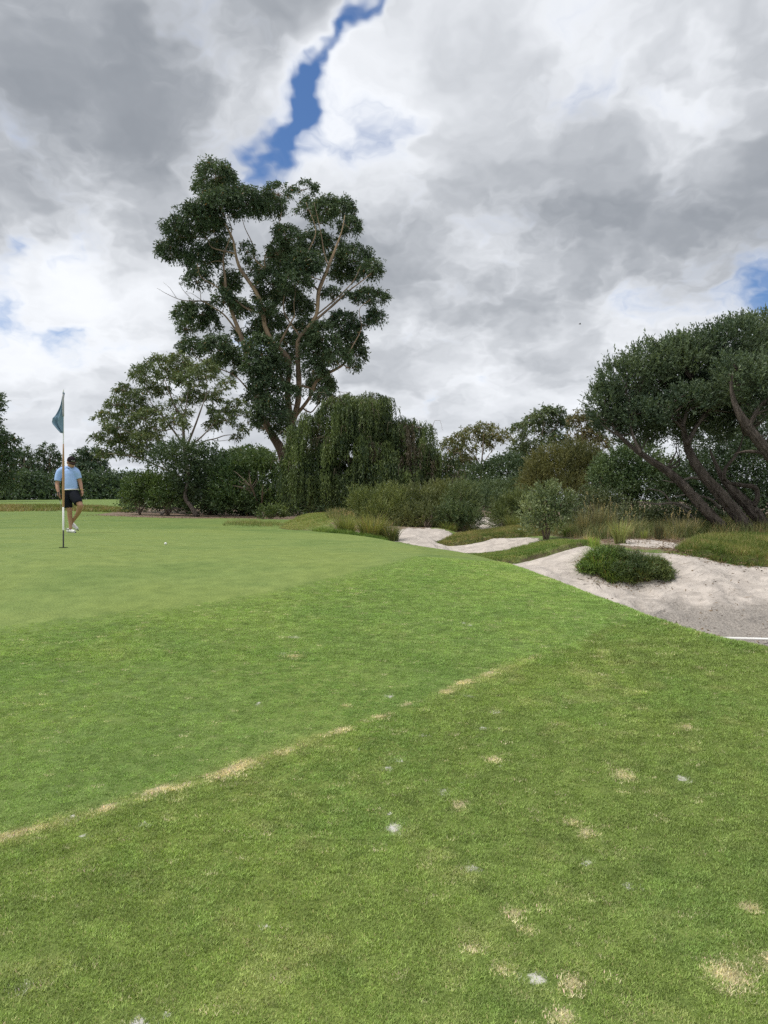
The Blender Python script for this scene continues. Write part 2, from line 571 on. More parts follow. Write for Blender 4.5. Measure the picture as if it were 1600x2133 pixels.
MOUND = smooth_line(plan([(585, 21), (620, 19.7), (690, 20.0), (735, 21.5), (745, 24), (690, 26), (610, 26), (585, 21)]))


def sand_sd(X, Y):
    d = np.full(np.shape(X), -99.0)
    for pl in SANDS:
        d = np.maximum(d, sdf(X, Y, pl))
    return d


def height(X, Y, detail=True):
    X, Y = np.asarray(X, float), np.asarray(Y, float)
    ins = in_poly(X, Y, b_side)
    X, Y = np.broadcast_arrays(X, Y)
    d = np.full(X.shape, 9.0)
    m = (X > -16) & (X < 9) & (Y > 2) & (Y < 60)
    d[m] = seg_dist(X[m], Y[m], ridge_line + back_line)
    w = np.where(ins, sstep(d, 0.0, 1.25 + 0.25 * np.clip((Y - 10) / 10, 0, 1)), 0.0)
    zt = turf(X, Y)
    zb = heath(X, Y)
    # grassy lips stand proud of the sand
    sd = sand_sd(X, Y)
    lip = np.maximum.reduce([sdf(X, Y, BANK), sdf(X, Y, TONGUE), sdf(X, Y, ISLAND)])
    zb = zb + 0.12 * sstep(lip, -0.02, 0.11)
    zb = zb + 0.16 * sstep(sdf(X, Y, MOUND), -0.02, 0.35)
    if detail:
        fr = sstep(sd, 0.0, 0.5) * (Y < 30)
        zb = zb + fr * ((fbm(X, Y, 1.1, 4) - 0.5) * 0.18 + (fbm(X * 1.6 + Y * 0.5, Y * 0.8, 3.4, 4) - 0.5) * 0.15)
        hs = sstep(Y, 13, 16) * (sd < 0)
        zb = zb + hs * (fbm(X, Y, 0.7, 3) - 0.5) * 0.10
        zt = zt + (fbm(X, Y, 0.35, 3) - 0.5) * 0.05 * sstep(Y, 3, 8) * (1 - sstep(Y, 19, 24) * 0.3)
    z = zt * (1 - w) + zb * w
    z = z + 0.16 * sstep(sdf(X, Y, TALL_ROUGH), 0.0, 2.0)
    return z


def ground_at(px, py, y0=1.5, y1=60):
    """first crossing of a sight line with the ground: a plan position on the turf"""
    Y = np.geomspace(y0, y1, 1500)
    X = (px - CX) / F * Y
    z = height(X, Y, False)
    below = (CY - py) / F * Y <= z
    i = int(np.argmax(below)) if below.any() else len(Y) - 1
    return X[i], Y[i], float(height(X[i], Y[i]))


def spacing():
    y, o = -1.0, []
    while y < 3200:
        o.append(y)
        y += 0.034 if y < 4 else (0.045 if y < 10 else (0.055 if y < 21.5 else (0.11 if y < 32 else 0.06 * (y - 28) + 0.2)))
    return np.array(o)


rowsY = spacing()
tcol = np.concatenate([np.linspace(-3.2, -0.62, 26)[:-1], np.linspace(-0.62, 0.62, 330), np.linspace(0.62, 3.2, 26)[1:]])
YY, TT = np.meshgrid(rowsY, tcol, indexing='ij')
XX = TT * (YY + 1.5)
ZZ = height(XX, YY)
XF, YF, ZF = XX.ravel(), YY.ravel(), ZZ.ravel()

# worn and filled spots in the turf: (column, row, radius in px, stretch, kind) kind 0 sandy, 1 straw
SPOTS = [(617, 1329, 8, 1.2, 0), (590, 1362, 7, 1.2, 0), (612, 1367, 9, 1.6, 1), (965, 1299, 6, 1.5, 0), (979, 1304, 5, 1.5, 0), (537, 1467, 8, 1.3, 0), (516, 1478, 5, 1.2, 0),
         (811, 1452, 8, 1.2, 0), (938, 1447, 7, 1.3, 0), (978, 1450, 6, 1.3, 0), (1035, 1484, 6, 1.2, 0), (1117, 1486, 7, 1.4, 0), (1007, 1516, 8, 1.4, 0), (1040, 1518, 6, 1, 0),
         (882, 1532, 6, 1.2, 0), (746, 1561, 7, 1.3, 0), (832, 1584, 9, 1.2, 0), (808, 1600, 7, 1, 0), (1043, 1595, 7, 1.2, 0), (1028, 1581, 13, 1.6, 1), (1080, 1600, 4, 1, 0),
         (963, 1629, 6, 1, 0), (924, 1648, 9, 1.2, 0), (955, 1676, 15, 1.4, 1), (812, 1698, 7, 1, 0), (820, 1725, 16, 1.3, 0), (983, 1811, 13, 1.2, 0), (1309, 1845, 13, 1.1, 0),
         (1222, 1800, 13, 1, 0), (1195, 1712, 12, 1.2, 1), (1222, 1732, 16, 1.3, 1), (299, 1717, 8, 1, 0), (174, 1740, 9, 1.2, 0), (120, 1648, 7, 1, 0), (553, 1932, 6, 1, 0),
         (347, 2117, 10, 1, 0), (290, 2130, 18, 1.5, 0), (1555, 1888, 18, 1.0, 1), (1075, 1903, 16, 1.2, 1), (1100, 1935, 12, 1, 1), (985, 1975, 16, 1.2, 1), (1120, 2040, 20, 1.3, 0),
         (1195, 2048, 24, 1.1, 1), (1045, 2018, 16, 1.2, 1), (1175, 2118, 28, 1.0, 1), (1515, 2030, 36, 1.3, 1), (1300, 1615, 18, 1.6, 1), (1432, 1514, 12, 1.3, 1), (1420, 1622, 12, 1.2, 0),
         (1445, 1668, 6, 1, 1), (1240, 1367, 5, 1.2, 1), (55, 2050, 14, 1, 0), (85, 2045, 10, 1, 1), (588, 2030, 8, 1, 1), (720, 1470, 6, 1.3, 1), (590, 1950, 6, 1, 1), (1610, 2000, 26, 1.2, 1),
         (25, 1738, 28, 1.9, 1), (85, 1722, 15, 2.0, 1), (150, 1703, 8, 1.4, 0), (222, 1683, 20, 1.8, 1), (328, 1647, 26, 1.7, 1), (385, 1634, 15, 2.2, 1), (490, 1600, 34, 2.0, 1),
         (708, 1521, 17, 1.5, 1), (795, 1492, 14, 2.2, 1), (851, 1467, 14, 1.6, 1), (965, 1421, 16, 2.4, 1), (930, 1440, 12, 2, 1), (1020, 1402, 12, 2.5, 1), (600, 1562, 14, 2.4, 1), (1105, 1372, 10, 2.4, 1)]
SPOT_P = []
for (sx_, sy_, sr_, st_, sk_) in SPOTS:
    X, Y, Z = ground_at(sx_, sy_)
    rx = sr_ / F * Y * 0.95
    on_line = sk_ == 1 and float(seg_dist(np.array([X]), np.array([Y]), MOW)[0]) < 0.12
    SPOT_P.append((X, Y, rx * st_ ** 0.5 * (1.15 if on_line else 1.0), -rx * 0.52 if on_line else rx * st_ ** 0.5 * 0.95, sk_))


def spots(X, Y, kind):
    o = np.zeros(np.shape(X))
    for (sx, sy, rx, ry, k) in SPOT_P:
        if k != kind:
            continue
        dx, dy = X - sx, Y - sy
        if k == 2 or ry < 0:                        # drawn out along the mowing line
            dx, dy = dx * 0.80 + dy * 0.60, -dx * 0.60 + dy * 0.80
        d = np.sqrt((dx / rx) ** 2 + (dy / ry) ** 2)
        o = np.maximum(o, 1 - np.clip(d, 0, 2) / 2)
    return o


near = (YF > 1.2) & (YF < 8) & (np.abs(XF) < 5)
s0 = np.zeros(len(XF)); s1 = np.zeros(len(XF))
s0[near] = spots(XF[near], YF[near], 0)
s1[near] = spots(XF[near], YF[near], 1)
gd = sdf(XF, YF, GREEN)
md_ = seg_dist(XF, YF, MOW)
md = np.where(in_poly(XF, YF, ROUGH_SIDE), md_, -md_)
sd = sand_sd(XF, YF)
heath_d = np.maximum(sdf(XF, YF, HEATH_POLY), sdf(XF, YF, LITTER_POLY))
dry_d = sdf(XF, YF, TALL_ROUGH)
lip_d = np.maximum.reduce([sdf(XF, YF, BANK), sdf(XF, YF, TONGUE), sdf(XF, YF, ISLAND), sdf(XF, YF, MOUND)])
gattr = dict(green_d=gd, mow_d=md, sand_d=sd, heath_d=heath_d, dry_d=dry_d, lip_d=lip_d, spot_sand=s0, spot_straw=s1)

# ------------------------------------------------------------------ ground material
def ground_mat(name, full):
    gm = bpy.data.materials.new(name)
    gm.use_nodes = True
    G = NT(gm.node_tree)
    bs = gm.node_tree.nodes["Principled BSDF"]
    pos = G.n('ShaderNodeNewGeometry').outputs['Position']
    n_big = G.noise(pos, 0.55, 5, 0.6, dim='2D')
    n_mid = G.noise(pos, 5.0, 5, 0.6, dim='2D')
    n_fin = G.noise(pos, 60.0, 4, 0.65, dim='2D')
    n_mic = G.noise(pos, 260.0, 2, 0.6, dim='2D')
    sepg = G.n('ShaderNodeSeparateXYZ')
    gm.node_tree.links.new(pos, sepg.inputs[0])
    C_GREEN, C_COLLAR, C_ROUGH = (0.180, 0.245, 0.072), (0.140, 0.206, 0.058), (0.155, 0.204, 0.054)
    C_DARKER = (0.085, 0.155, 0.035)
    C_STRAW = (0.40, 0.36, 0.23)
    C_SPOTS = (0.56, 0.54, 0.51)
    green_f = G.smooth(G.math('ADD', G.attr('green_d'), G.math('MULTIPLY', G.math('SUBTRACT', n_mid, 0.5), 0.35)), -0.09, 0.09)
    rough_f = G.smooth(G.math('ADD', G.attr('mow_d'), G.math('MULTIPLY', G.math('SUBTRACT', n_mid, 0.5), 0.2)), -0.04, 0.04)
    c = G.mix(rough_f, C_COLLAR, C_ROUGH)
    c = G.mix(green_f, c, C_GREEN)
    # broad patches of yellower and bluer turf
    c = G.mix(G.smooth(n_big, 0.42, 0.70, 0.0, 0.35), c, (0.20, 0.25, 0.058))
    c = G.mix(G.smooth(n_big, 0.30, 0.50, 0.35, 0.0), c, C_DARKER)
    streak = G.noise(G.vmath('MULTIPLY', pos, (0.5, 1.6, 1)), 1.4, 4, 0.6, dim='2D')
    c = G.mix(G.smooth(streak, 0.45, 0.75, 0.0, 0.38), c, (0.23, 0.285, 0.085))
    var = G.math('ADD', G.math('MULTIPLY', n_fin, 0.9), G.math('ADD', G.math('MULTIPLY', n_mic, 0.7), G.math('MULTIPLY', n_mid, 0.5)))
    c = G.mix(1.0, c, G.mix(G.smooth(var, 0.70, 1.40), (0.62, 0.66, 0.60), (1.35, 1.30, 1.30)), 'MULTIPLY')
    # unmown lips and mounds, tall rough, litter under the shrubs
    lipc = G.mix(G.smooth(G.noise(pos, 9.0, 5, 0.6, dim='2D'), 0.35, 0.65), (0.10, 0.15, 0.035), (0.24, 0.25, 0.085))
    c = G.mix(G.smooth(G.attr('lip_d'), -0.05, 0.10, 0.0, 0.8), c, lipc)
    soil_shade_e = G.math('MULTIPLY', G.smooth(G.attr('lip_d'), -0.09, -0.03), G.smooth(G.attr('lip_d'), 0.03, 0.12, 1.0, 0.0))  # soil rim of the lips, with the overhang's shadow painted into its colour
    dryc = G.mix(G.smooth(n_mid, 0.35, 0.65), (0.26, 0.22, 0.10), (0.17, 0.21, 0.065))
    c = G.mix(G.smooth(G.attr('dry_d'), 0.0, 1.2), c, dryc)
    soil = G.mix(G.smooth(G.noise(pos, 14.0, 6, 0.7, dim='2D'), 0.36, 0.66), (0.10, 0.065, 0.042), (0.34, 0.27, 0.21))
    heath_f = G.smooth(G.math('ADD', G.attr('heath_d'), G.math('MULTIPLY', G.math('SUBTRACT', n_mid, 0.5), 1.2)), -0.05, 0.25)
    c = G.mix(heath_f, c, soil)
    # worn spots
    sp_n = G.math('MULTIPLY', G.math('SUBTRACT', n_fin, 0.5), 0.55)
    straw_f = G.smooth(G.math('ADD', G.attr('spot_straw'), sp_n), 0.46, 0.72, 0, 0.95)
    c = G.mix(straw_f, c, C_STRAW)
    sspot_f = G.smooth(G.math('ADD', G.attr('spot_sand'), sp_n), 0.46, 0.64, 0, 0.95)
    c = G.mix(sspot_f, c, C_SPOTS)
    if full:
        # sand
        n_s1 = G.noise(G.vmath('MULTIPLY', pos, (1.0, 1.0, 2.5)), 3.2, 7, 0.62, 0.6)
        n_s2 = G.noise(pos, 34.0, 4, 0.7, dim='2D')
        sandc = G.mix(G.smooth(n_s1, 0.36, 0.66), (0.44, 0.395, 0.355), (0.60, 0.54, 0.485))
        # coarser grey sand with crumbs on the bunker floor
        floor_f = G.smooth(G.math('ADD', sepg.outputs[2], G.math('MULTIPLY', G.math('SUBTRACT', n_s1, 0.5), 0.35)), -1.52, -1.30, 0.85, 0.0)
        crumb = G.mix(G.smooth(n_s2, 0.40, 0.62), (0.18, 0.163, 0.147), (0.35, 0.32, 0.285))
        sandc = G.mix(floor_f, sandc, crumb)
        speck = G.noise(pos, 22.0, 2, 0.8, dim='2D')
        sandc = G.mix(G.smooth(speck, 0.66, 0.72, 0.0, 0.55), sandc, (0.15, 0.12, 0.09))
        sand_f = G.smooth(G.math('ADD', G.attr('sand_d'), G.math('MULTIPLY', G.math('SUBTRACT', n_mid, 0.5), 0.42)), -0.035, 0.035)
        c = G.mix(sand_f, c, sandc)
        c = G.mix(G.math('MULTIPLY', soil_shade_e, G.smooth(n_mid, 0.30, 0.60, 0.25, 0.9)), c, (0.085, 0.062, 0.045))
    gm.node_tree.links.new(c, bs.inputs['Base Color'])
    bs.inputs['Roughness'].default_value = 0.85
    bs.inputs['Specular IOR Level'].default_value = 0.15
    hgt = G.math('ADD', G.math('MULTIPLY', n_fin, 0.004), G.math('MULTIPLY', n_mic, 0.0008))
    hfin = hgt
    if full:
        hs = G.math('ADD', G.math('MULTIPLY', n_s1, 0.08), G.math('MULTIPLY', n_s2, 0.005))
        hm = G.n('ShaderNodeMix')
        gm.node_tree.links.new(sand_f, hm.inputs[0])
        gm.node_tree.links.new(hgt, hm.inputs[2])
        gm.node_tree.links.new(hs, hm.inputs[3])
        hfin = hm.outputs[0]
    bmp = G.n('ShaderNodeBump', Strength=0.9, Distance=1.0, Height=hfin)
    gm.node_tree.links.new(bmp.outputs[0], bs.inputs['Normal'])
    return gm


gm_full = ground_mat("turf_and_sand", True)
gm_turf = ground_mat("turf", False)

# ------------------------------------------------------------------ the ground, cut along mowing lines and bunker edges
nr, nc = XX.shape
idx = np.arange(nr * nc).reshape(nr, nc)
quads = np.stack([idx[:-1, :-1], idx[:-1, 1:], idx[1:, 1:], idx[1:, :-1]], -1).reshape(-1, 4)
qm = lambda a: a[quads].mean(1)
qsd, qgd, qmd, qy = qm(sd), qm(gd), qm(md), qm(YF)
qx = qm(XF)
lipz = [("grassy_bank", qm(sdf(XF, YF, BANK))), ("grass_tongue", qm(sdf(XF, YF, TONGUE))), ("grass_island", qm(sdf(XF, YF, ISLAND)))]
qhe = qm(heath_d)
zone = np.zeros(len(quads), int)                       # 0 fairway
zone[(qmd > 0) & (qy < 9)] = 1                         # rough apron in the foreground
zone[(qmd <= 0) & (qgd < 0) & (qy < 24) & (qx > -12)] = 2  # collar round the green
zone[qgd > 0] = 3                                      # putting green
zone[qhe > 0] = 4                                      # heath floor
for k, (nm, a) in enumerate(lipz):
    zone[a > 0] = 6 + k
for k, pl in enumerate((SAND_NEAR, SAND_FAR, SAND_PATH, SAND_SHELF, SAND_LITTLE, SAND_AWAY)):
    zone[qm(sdf(XF, YF, pl)) > 0] = 10 + k
NAMES = {0: "fairway", 1: "mown_apron", 2: "green_collar", 3: "putting_green", 4: "heath_floor", 6: "grassy_bank", 7: "grass_tongue", 8: "grass_island",
         10: "bunker_sand", 11: "bunker_sand", 12: "sandy_path", 13: "sand_patch", 14: "sand_patch", 15: "bunker_sand"}
LABS = {0: "mown fairway turf running away behind the green to the tree line", 1: "coarser mown turf in the foreground, below the straw coloured mowing line",
        2: "darker mown collar strip between the putting green and the foreground turf", 3: "pale smooth putting green around the flagstick",
        4: "brown sandy litter floor under the shrubs", 6: "unmown grassy bank above the sand face under the leaning trees",
        7: "narrow grass tongue dividing the two bunkers", 8: "low grass island in the farther bunker",
        10: "pale sand of the large bunker at the right behind the green", 11: "pale sand of the farther small bunker behind the grass tongue",
        12: "sandy path leading back between the heath shrubs", 13: "small sandy shelf beside the bunker bush", 14: "small sandy gap behind the tussocks", 15: "tiny far bunker on the distant fairway"}
for zk, nm in NAMES.items():
    sel = quads[zone == zk]
    if not len(sel):
        continue
    used, inv = np.unique(sel, return_inverse=True)
    me = mk_mesh(nm, np.stack([XF[used], YF[used], ZF[used]], 1), inv.reshape(-1, 4), {k: a[used] for k, a in gattr.items()}, smooth=True)
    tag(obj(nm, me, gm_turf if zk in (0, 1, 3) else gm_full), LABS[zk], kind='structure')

# ================================================================== plant materials
def leaf_mat(name, transl=0.22, rough=0.5, spec=0.35):
    m = bpy.data.materials.new(name)
    m.use_nodes = True
    g = NT(m.node_tree)
    b = m.node_tree.nodes["Principled BSDF"]
    o = m.node_tree.nodes["Material Output"]
    col = g.attr('tint', out='Color')
    p = g.n('ShaderNodeNewGeometry').outputs['Position']
    nz = g.noise(p, 1.7, 3, 0.6)
    col = g.mix(1.0, col, g.mix(g.smooth(nz, 0.3, 0.7), (0.78, 0.82, 0.80), (1.2, 1.15, 1.05)), 'MULTIPLY')
    m.node_tree.links.new(col, b.inputs['Base Color'])
    b.inputs['Roughness'].default_value = rough
    b.inputs['Specular IOR Level'].default_value = spec
    t = g.n('ShaderNodeBsdfTranslucent', Color=g.mix(1.0, col, (1.3, 1.25, 0.6), 'MULTIPLY'))
    mx = g.n('ShaderNodeMixShader', Fac=transl)
    m.node_tree.links.new(b.outputs[0], mx.inputs[1])
    m.node_tree.links.new(t.outputs[0], mx.inputs[2])
    m.node_tree.links.new(mx.outputs[0], o.inputs[0])
    return m


def bark_mat(name, c1, c2, c3, scale=3.0, stretch=0.25, bump=0.02, rough=0.85, low=0):
    m = bpy.data.materials.new(name)
    m.use_nodes = True
    g = NT(m.node_tree)
    b = m.node_tree.nodes["Principled BSDF"]
    p = g.n('ShaderNodeNewGeometry').outputs['Position']
    ps = g.vmath('MULTIPLY', p, (1.0, 1.0, stretch))
    a = g.noise(ps, scale, 6, 0.62, 0.8)
    f = g.noise(ps, scale * 7, 5, 0.7, 0.4)
    c = g.mix(g.smooth(a, 0.40, 0.58), c1, c2)
    c = g.mix(g.smooth(f, 0.48, 0.75), c, c3)
    m.node_tree.links.new(c, b.inputs['Base Color'])
    b.inputs['Roughness'].default_value = rough
    b.inputs['Specular IOR Level'].default_value = 0.15
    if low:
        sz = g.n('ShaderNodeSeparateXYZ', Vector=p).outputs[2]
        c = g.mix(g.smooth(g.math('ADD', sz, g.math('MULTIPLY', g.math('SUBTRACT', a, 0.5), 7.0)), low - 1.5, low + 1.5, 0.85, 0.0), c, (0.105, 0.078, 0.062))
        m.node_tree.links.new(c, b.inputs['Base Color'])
    h = g.math('ADD', g.math('MULTIPLY', a, 0.5), f)
    bm_ = g.n('ShaderNodeBump', Strength=0.8, Distance=bump, Height=h)
    m.node_tree.links.new(bm_.outputs[0], b.inputs['Normal'])
    return m


M_LEAF = leaf_mat("foliage")
M_BLADE = leaf_mat("grass_blade", 0.30, 0.55, 0.25)
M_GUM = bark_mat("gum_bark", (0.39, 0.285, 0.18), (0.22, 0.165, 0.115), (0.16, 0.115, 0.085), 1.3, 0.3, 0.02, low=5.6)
M_GUM2 = bark_mat("grey_gum_bark", (0.30, 0.25, 0.20), (0.19, 0.15, 0.12), (0.11, 0.085, 0.07), 1.5, 0.3, 0.02)
M_TEA = bark_mat("tea_tree_bark", (0.150, 0.124, 0.105), (0.078, 0.063, 0.053), (0.235, 0.205, 0.178), 7.0, 0.30, 0.07)
M_STEM = bark_mat("shrub_stem", (0.22, 0.175, 0.13), (0.13, 0.10, 0.075), (0.30, 0.25, 0.20), 8.0, 0.4, 0.01)
M_DEAD = bark_mat("dead_wood", (0.25, 0.22, 0.19), (0.15, 0.125, 0.105), (0.34, 0.31, 0.28), 8.0, 0.4, 0.01)


LEAF_GAIN = 1.8


def tints(n, g, c1, c2, warm=0.0, warmc=(0.20, 0.13, 0.05), per=None):
    """own colour of each leaf: c1..c2 plus a share of old brown leaves"""
    t = g.random(n) if per is None else np.clip(per + g.normal(0, 0.22, n), 0, 1)
    c = (np.array(c1)[None] * (1 - t[:, None]) + np.array(c2)[None] * t[:, None]) * LEAF_GAIN
    if warm > 0:
        w = g.random(n) < warm
        c[w] = np.array(warmc) * g.uniform(0.7, 1.2, (w.sum(), 1))
    return c


def sph(n, g, up=-1.0):
    d = unit(g.normal(size=(int(n * 3) + 20, 3)))
    return d[d[:, 2] > up][:n]


class Crown:
    def __init__(self, seed):
        self.g = np.random.default_rng(seed)
        self.V, self.C = [], []

    def sprigs(self, base, dirs, length, k, lL, lW, c1, c2, droop=0.0, spread=0.7, warm=0.0, warmc=(0.20, 0.13, 0.05), forward=0.6):
        """k leaves along each sprig; droop bends sprig and leaves down"""
        g = self.g
        n = len(base)
        if not n:
            return
        dirs = unit(dirs)
        length = np.broadcast_to(np.asarray(length, float), (n,)) * g.uniform(0.7, 1.25, n)
        t = (np.arange(k)[None, :] + g.random((n, k))) / k
        p = base[:, None] + dirs[:, None] * (t * length[:, None])[..., None]
        p[..., 2] -= droop * (t ** 2) * length[:, None]
        d = dirs[:, None] * forward + g.normal(0, spread, (n, k, 3))
        d[..., 2] -= droop * 1.2
        N = n * k
        V, _ = leaves(p.reshape(-1, 3), d.reshape(-1, 3), lL * g.uniform(0.65, 1.25, N), lW * g.uniform(0.7, 1.2, N), g)
        sz = 9.0 * max(lL, 0.02)
        patch = vnoise(base[:, 0] + base[:, 1] * 0.7, base[:, 2] * 1.0 + base[:, 1] * 0.3, 1.0 / sz)
        per = np.repeat(np.clip(0.45 * g.random(n) + 0.75 * (patch - 0.15), 0, 1), k)
        self.V.append(V)
        self.C.append(tints(N, g, c1, c2, warm, warmc, per))

    def mesh(self, name):
        V = np.vstack(self.V)
        return mk_mesh(name, V, np.arange(len(V)).reshape(-1, 4), fcol=np.vstack(self.C))


def gum(name, label, Y, clumps, limbs, bark, c1, c2, seed, leafL=0.15, leafW=0.035, dens=1.0, depth=1.0, conv=None, warm=0.02, warmc=(0.20, 0.13, 0.05),
        base=None, cat='tree', group=None, sides=8, per=26, sub=1.0, front=-0.12, droop=0.55, dead=None, subr=0.30, ridge=0.10):
    """eucalypt: limbs (polylines of x, y, width in px) carry separate leaf clumps (x, y, rx, ry, density in px)"""
    g = np.random.default_rng(seed)
    leafL, leafW = 2.9 * Y / 720.0, 1.15 * Y / 720.0
    cv = conv or (lambda x, y: (x, y))
    sc = conv.scale if hasattr(conv, 'scale') else 1.0
    pxm = Y / F
    C = []
    for cl in clumps:
        x, y = cv(cl[0], cl[1])
        C.append((x, y, cl[2] / sc * pxm, cl[3] / sc * pxm, cl[4] if len(cl) > 4 else 1.0))
    xs = np.array([c[0] for c in C]); 
    x0, hw = (xs.min() + xs.max()) / 2, max((xs.max() - xs.min()) / 2, 1)
    R = hw * pxm
    cen = []
    for c in C:
        rel = min(abs(c[0] - x0) / hw, 1)
        dz = g.uniform(-0.55, 0.85) * math.sqrt(max(1 - rel * rel, 0.05)) * R * depth
        Yc = Y + dz
        cen.append(P(c[0], c[1], Yc) * np.array([1, 1, 1]))
    cen = np.array(cen)
    wood = Geo()
    nodes, nrad = [], []
    if base is None:
        base = (cv(*limbs[0][0][:2])[0], None)
    for li, lb in enumerate(limbs):
        off = g.uniform(-0.3, 0.2) * R * depth
        n = len(lb)
        p3, rr = [], []
        for j, (x, y, w) in enumerate(lb):
            a, b = cv(x, y)
            f = j / max(n - 1, 1)
            yy = Y + front * R + off * f
            if li > 0 and j == 0 and nodes:
                q = P(a, b, Y + front * R)
                i = int(np.argmin(np.linalg.norm((np.array(nodes) - q) * np.array([1, 0.3, 1]), axis=1)))
                if np.linalg.norm((nodes[i] - q)[[0, 2]]) < 0.05 * R + 0.3:
                    p3.append(nodes[i]); rr.append(w / sc * pxm * 0.5)
                    continue
            p3.append(P(a, b, yy)); rr.append(w / sc * pxm * 0.5)
        c, r = wood.tube(p3, rr, sides, max(0.12, R * 0.035), ridge=ridge, seed=seed + li)
        nodes += list(c); nrad += list(r)
    nodes_a, nrad_a = np.array(nodes), np.array(nrad)
    # boughs from the limbs into the clumps
    order = np.argsort([np.min(np.linalg.norm(nodes_a - q, axis=1)) for q in cen])
    for i in order:
        q = cen[i] - np.array([0, 0, C[i][3] * 0.45])
        d = np.linalg.norm(nodes_a - q, axis=1) + np.where(nodes_a[:, 2] > q[2] - 0.02 * R, 1.0 * R, 0.0)
        j = int(np.argmin(d))
        a = nodes_a[j]
        L = np.linalg.norm(q - a)
        r0 = min(nrad_a[j] * 0.6, 0.022 * L + 0.012)
        m1 = a * 0.6 + q * 0.4 + np.array([0, 0, -0.06 * L]) + g.normal(0, 0.06 * L, 3)
        m2 = a * 0.25 + q * 0.75 + np.array([0, 0, -0.05 * L]) + g.normal(0, 0.05 * L, 3)
        c, r = wood.tube([a, m1, m2, q], [r0, r0 * 0.8, r0 * 0.55, r0 * 0.35], 5, max(0.15, L / 8))
        nodes_a = np.vstack([nodes_a, c[2:]]); nrad_a = np.concatenate([nrad_a, r[2:]])
    crown = Crown(seed + 1)
    for i, c in enumerate(C):
        rx, rz, dn = c[2], c[3], c[4]
        ry = rx * 0.85
        nleaf = dn * dens * 8.0 * math.pi * rx * rz / (0.5 * leafL * leafW)
        q4 = max(1, per // 4)
        ns = max(5, int(nleaf / (q4 * 5)))
        d = sph(ns, g, -0.55)
        rad = g.uniform(0.35, 1.0, (len(d), 1)) ** 0.6
        sc_ = cen[i] + d * rad * np.array([rx, ry, rz])
        for s in sc_[:: max(1, len(sc_) // 9)]:
            q0 = cen[i] - np.array([0, 0, rz * 0.4])
            mid = (q0 + s) / 2 + g.normal(0, 0.05 * rx, 3)
            wood.tube([q0, mid, s], [0.010 * R * 0.25 + 0.006, 0.008, 0.004], 3, 1.0, cap=False)
        rs = subr * min(rx, rz)
        base_p = np.repeat(sc_, q4, 0)
        base_p = base_p + g.normal(0, 1, base_p.shape) * np.array([rs, rs, rs * 0.65])
        out_d = unit(base_p - cen[i]) * 0.8 + g.normal(0, 0.5, base_p.shape) + np.array([0, 0, 0.15])
        crown.sprigs(base_p, out_d, leafL * 1.5, 5, leafL, leafW, c1, c2, droop=droop, spread=0.55, warm=warm, warmc=warmc)
    bx, by = limbs[0][0][:2]
    b3 = P(*cv(bx, by), Y + front * R)
    gz = float(height(b3[0], b3[1]))
    root = thing(name, label, cat, (b3[0], b3[1], gz), group)
    child('trunk', wood.mesh('trunk'), bark, root)
    child('crown', crown.mesh('crown'), M_LEAF, root)
    if dead:
        dg = Geo()
        for lb in dead:
            dg.tube([P(*cv(x, y), Y + front * R - 0.3) for x, y, w in lb], [w / sc * pxm * 0.5 for x, y, w in lb], 5, 0.25)
        child('dead_branch', dg.mesh('dead_branch'), M_DEAD, root)
    return root


def conv(x0, y0, s):
    f = lambda x, y: (x0 + x / s, y0 + y / s)
    f.scale = s
    return f


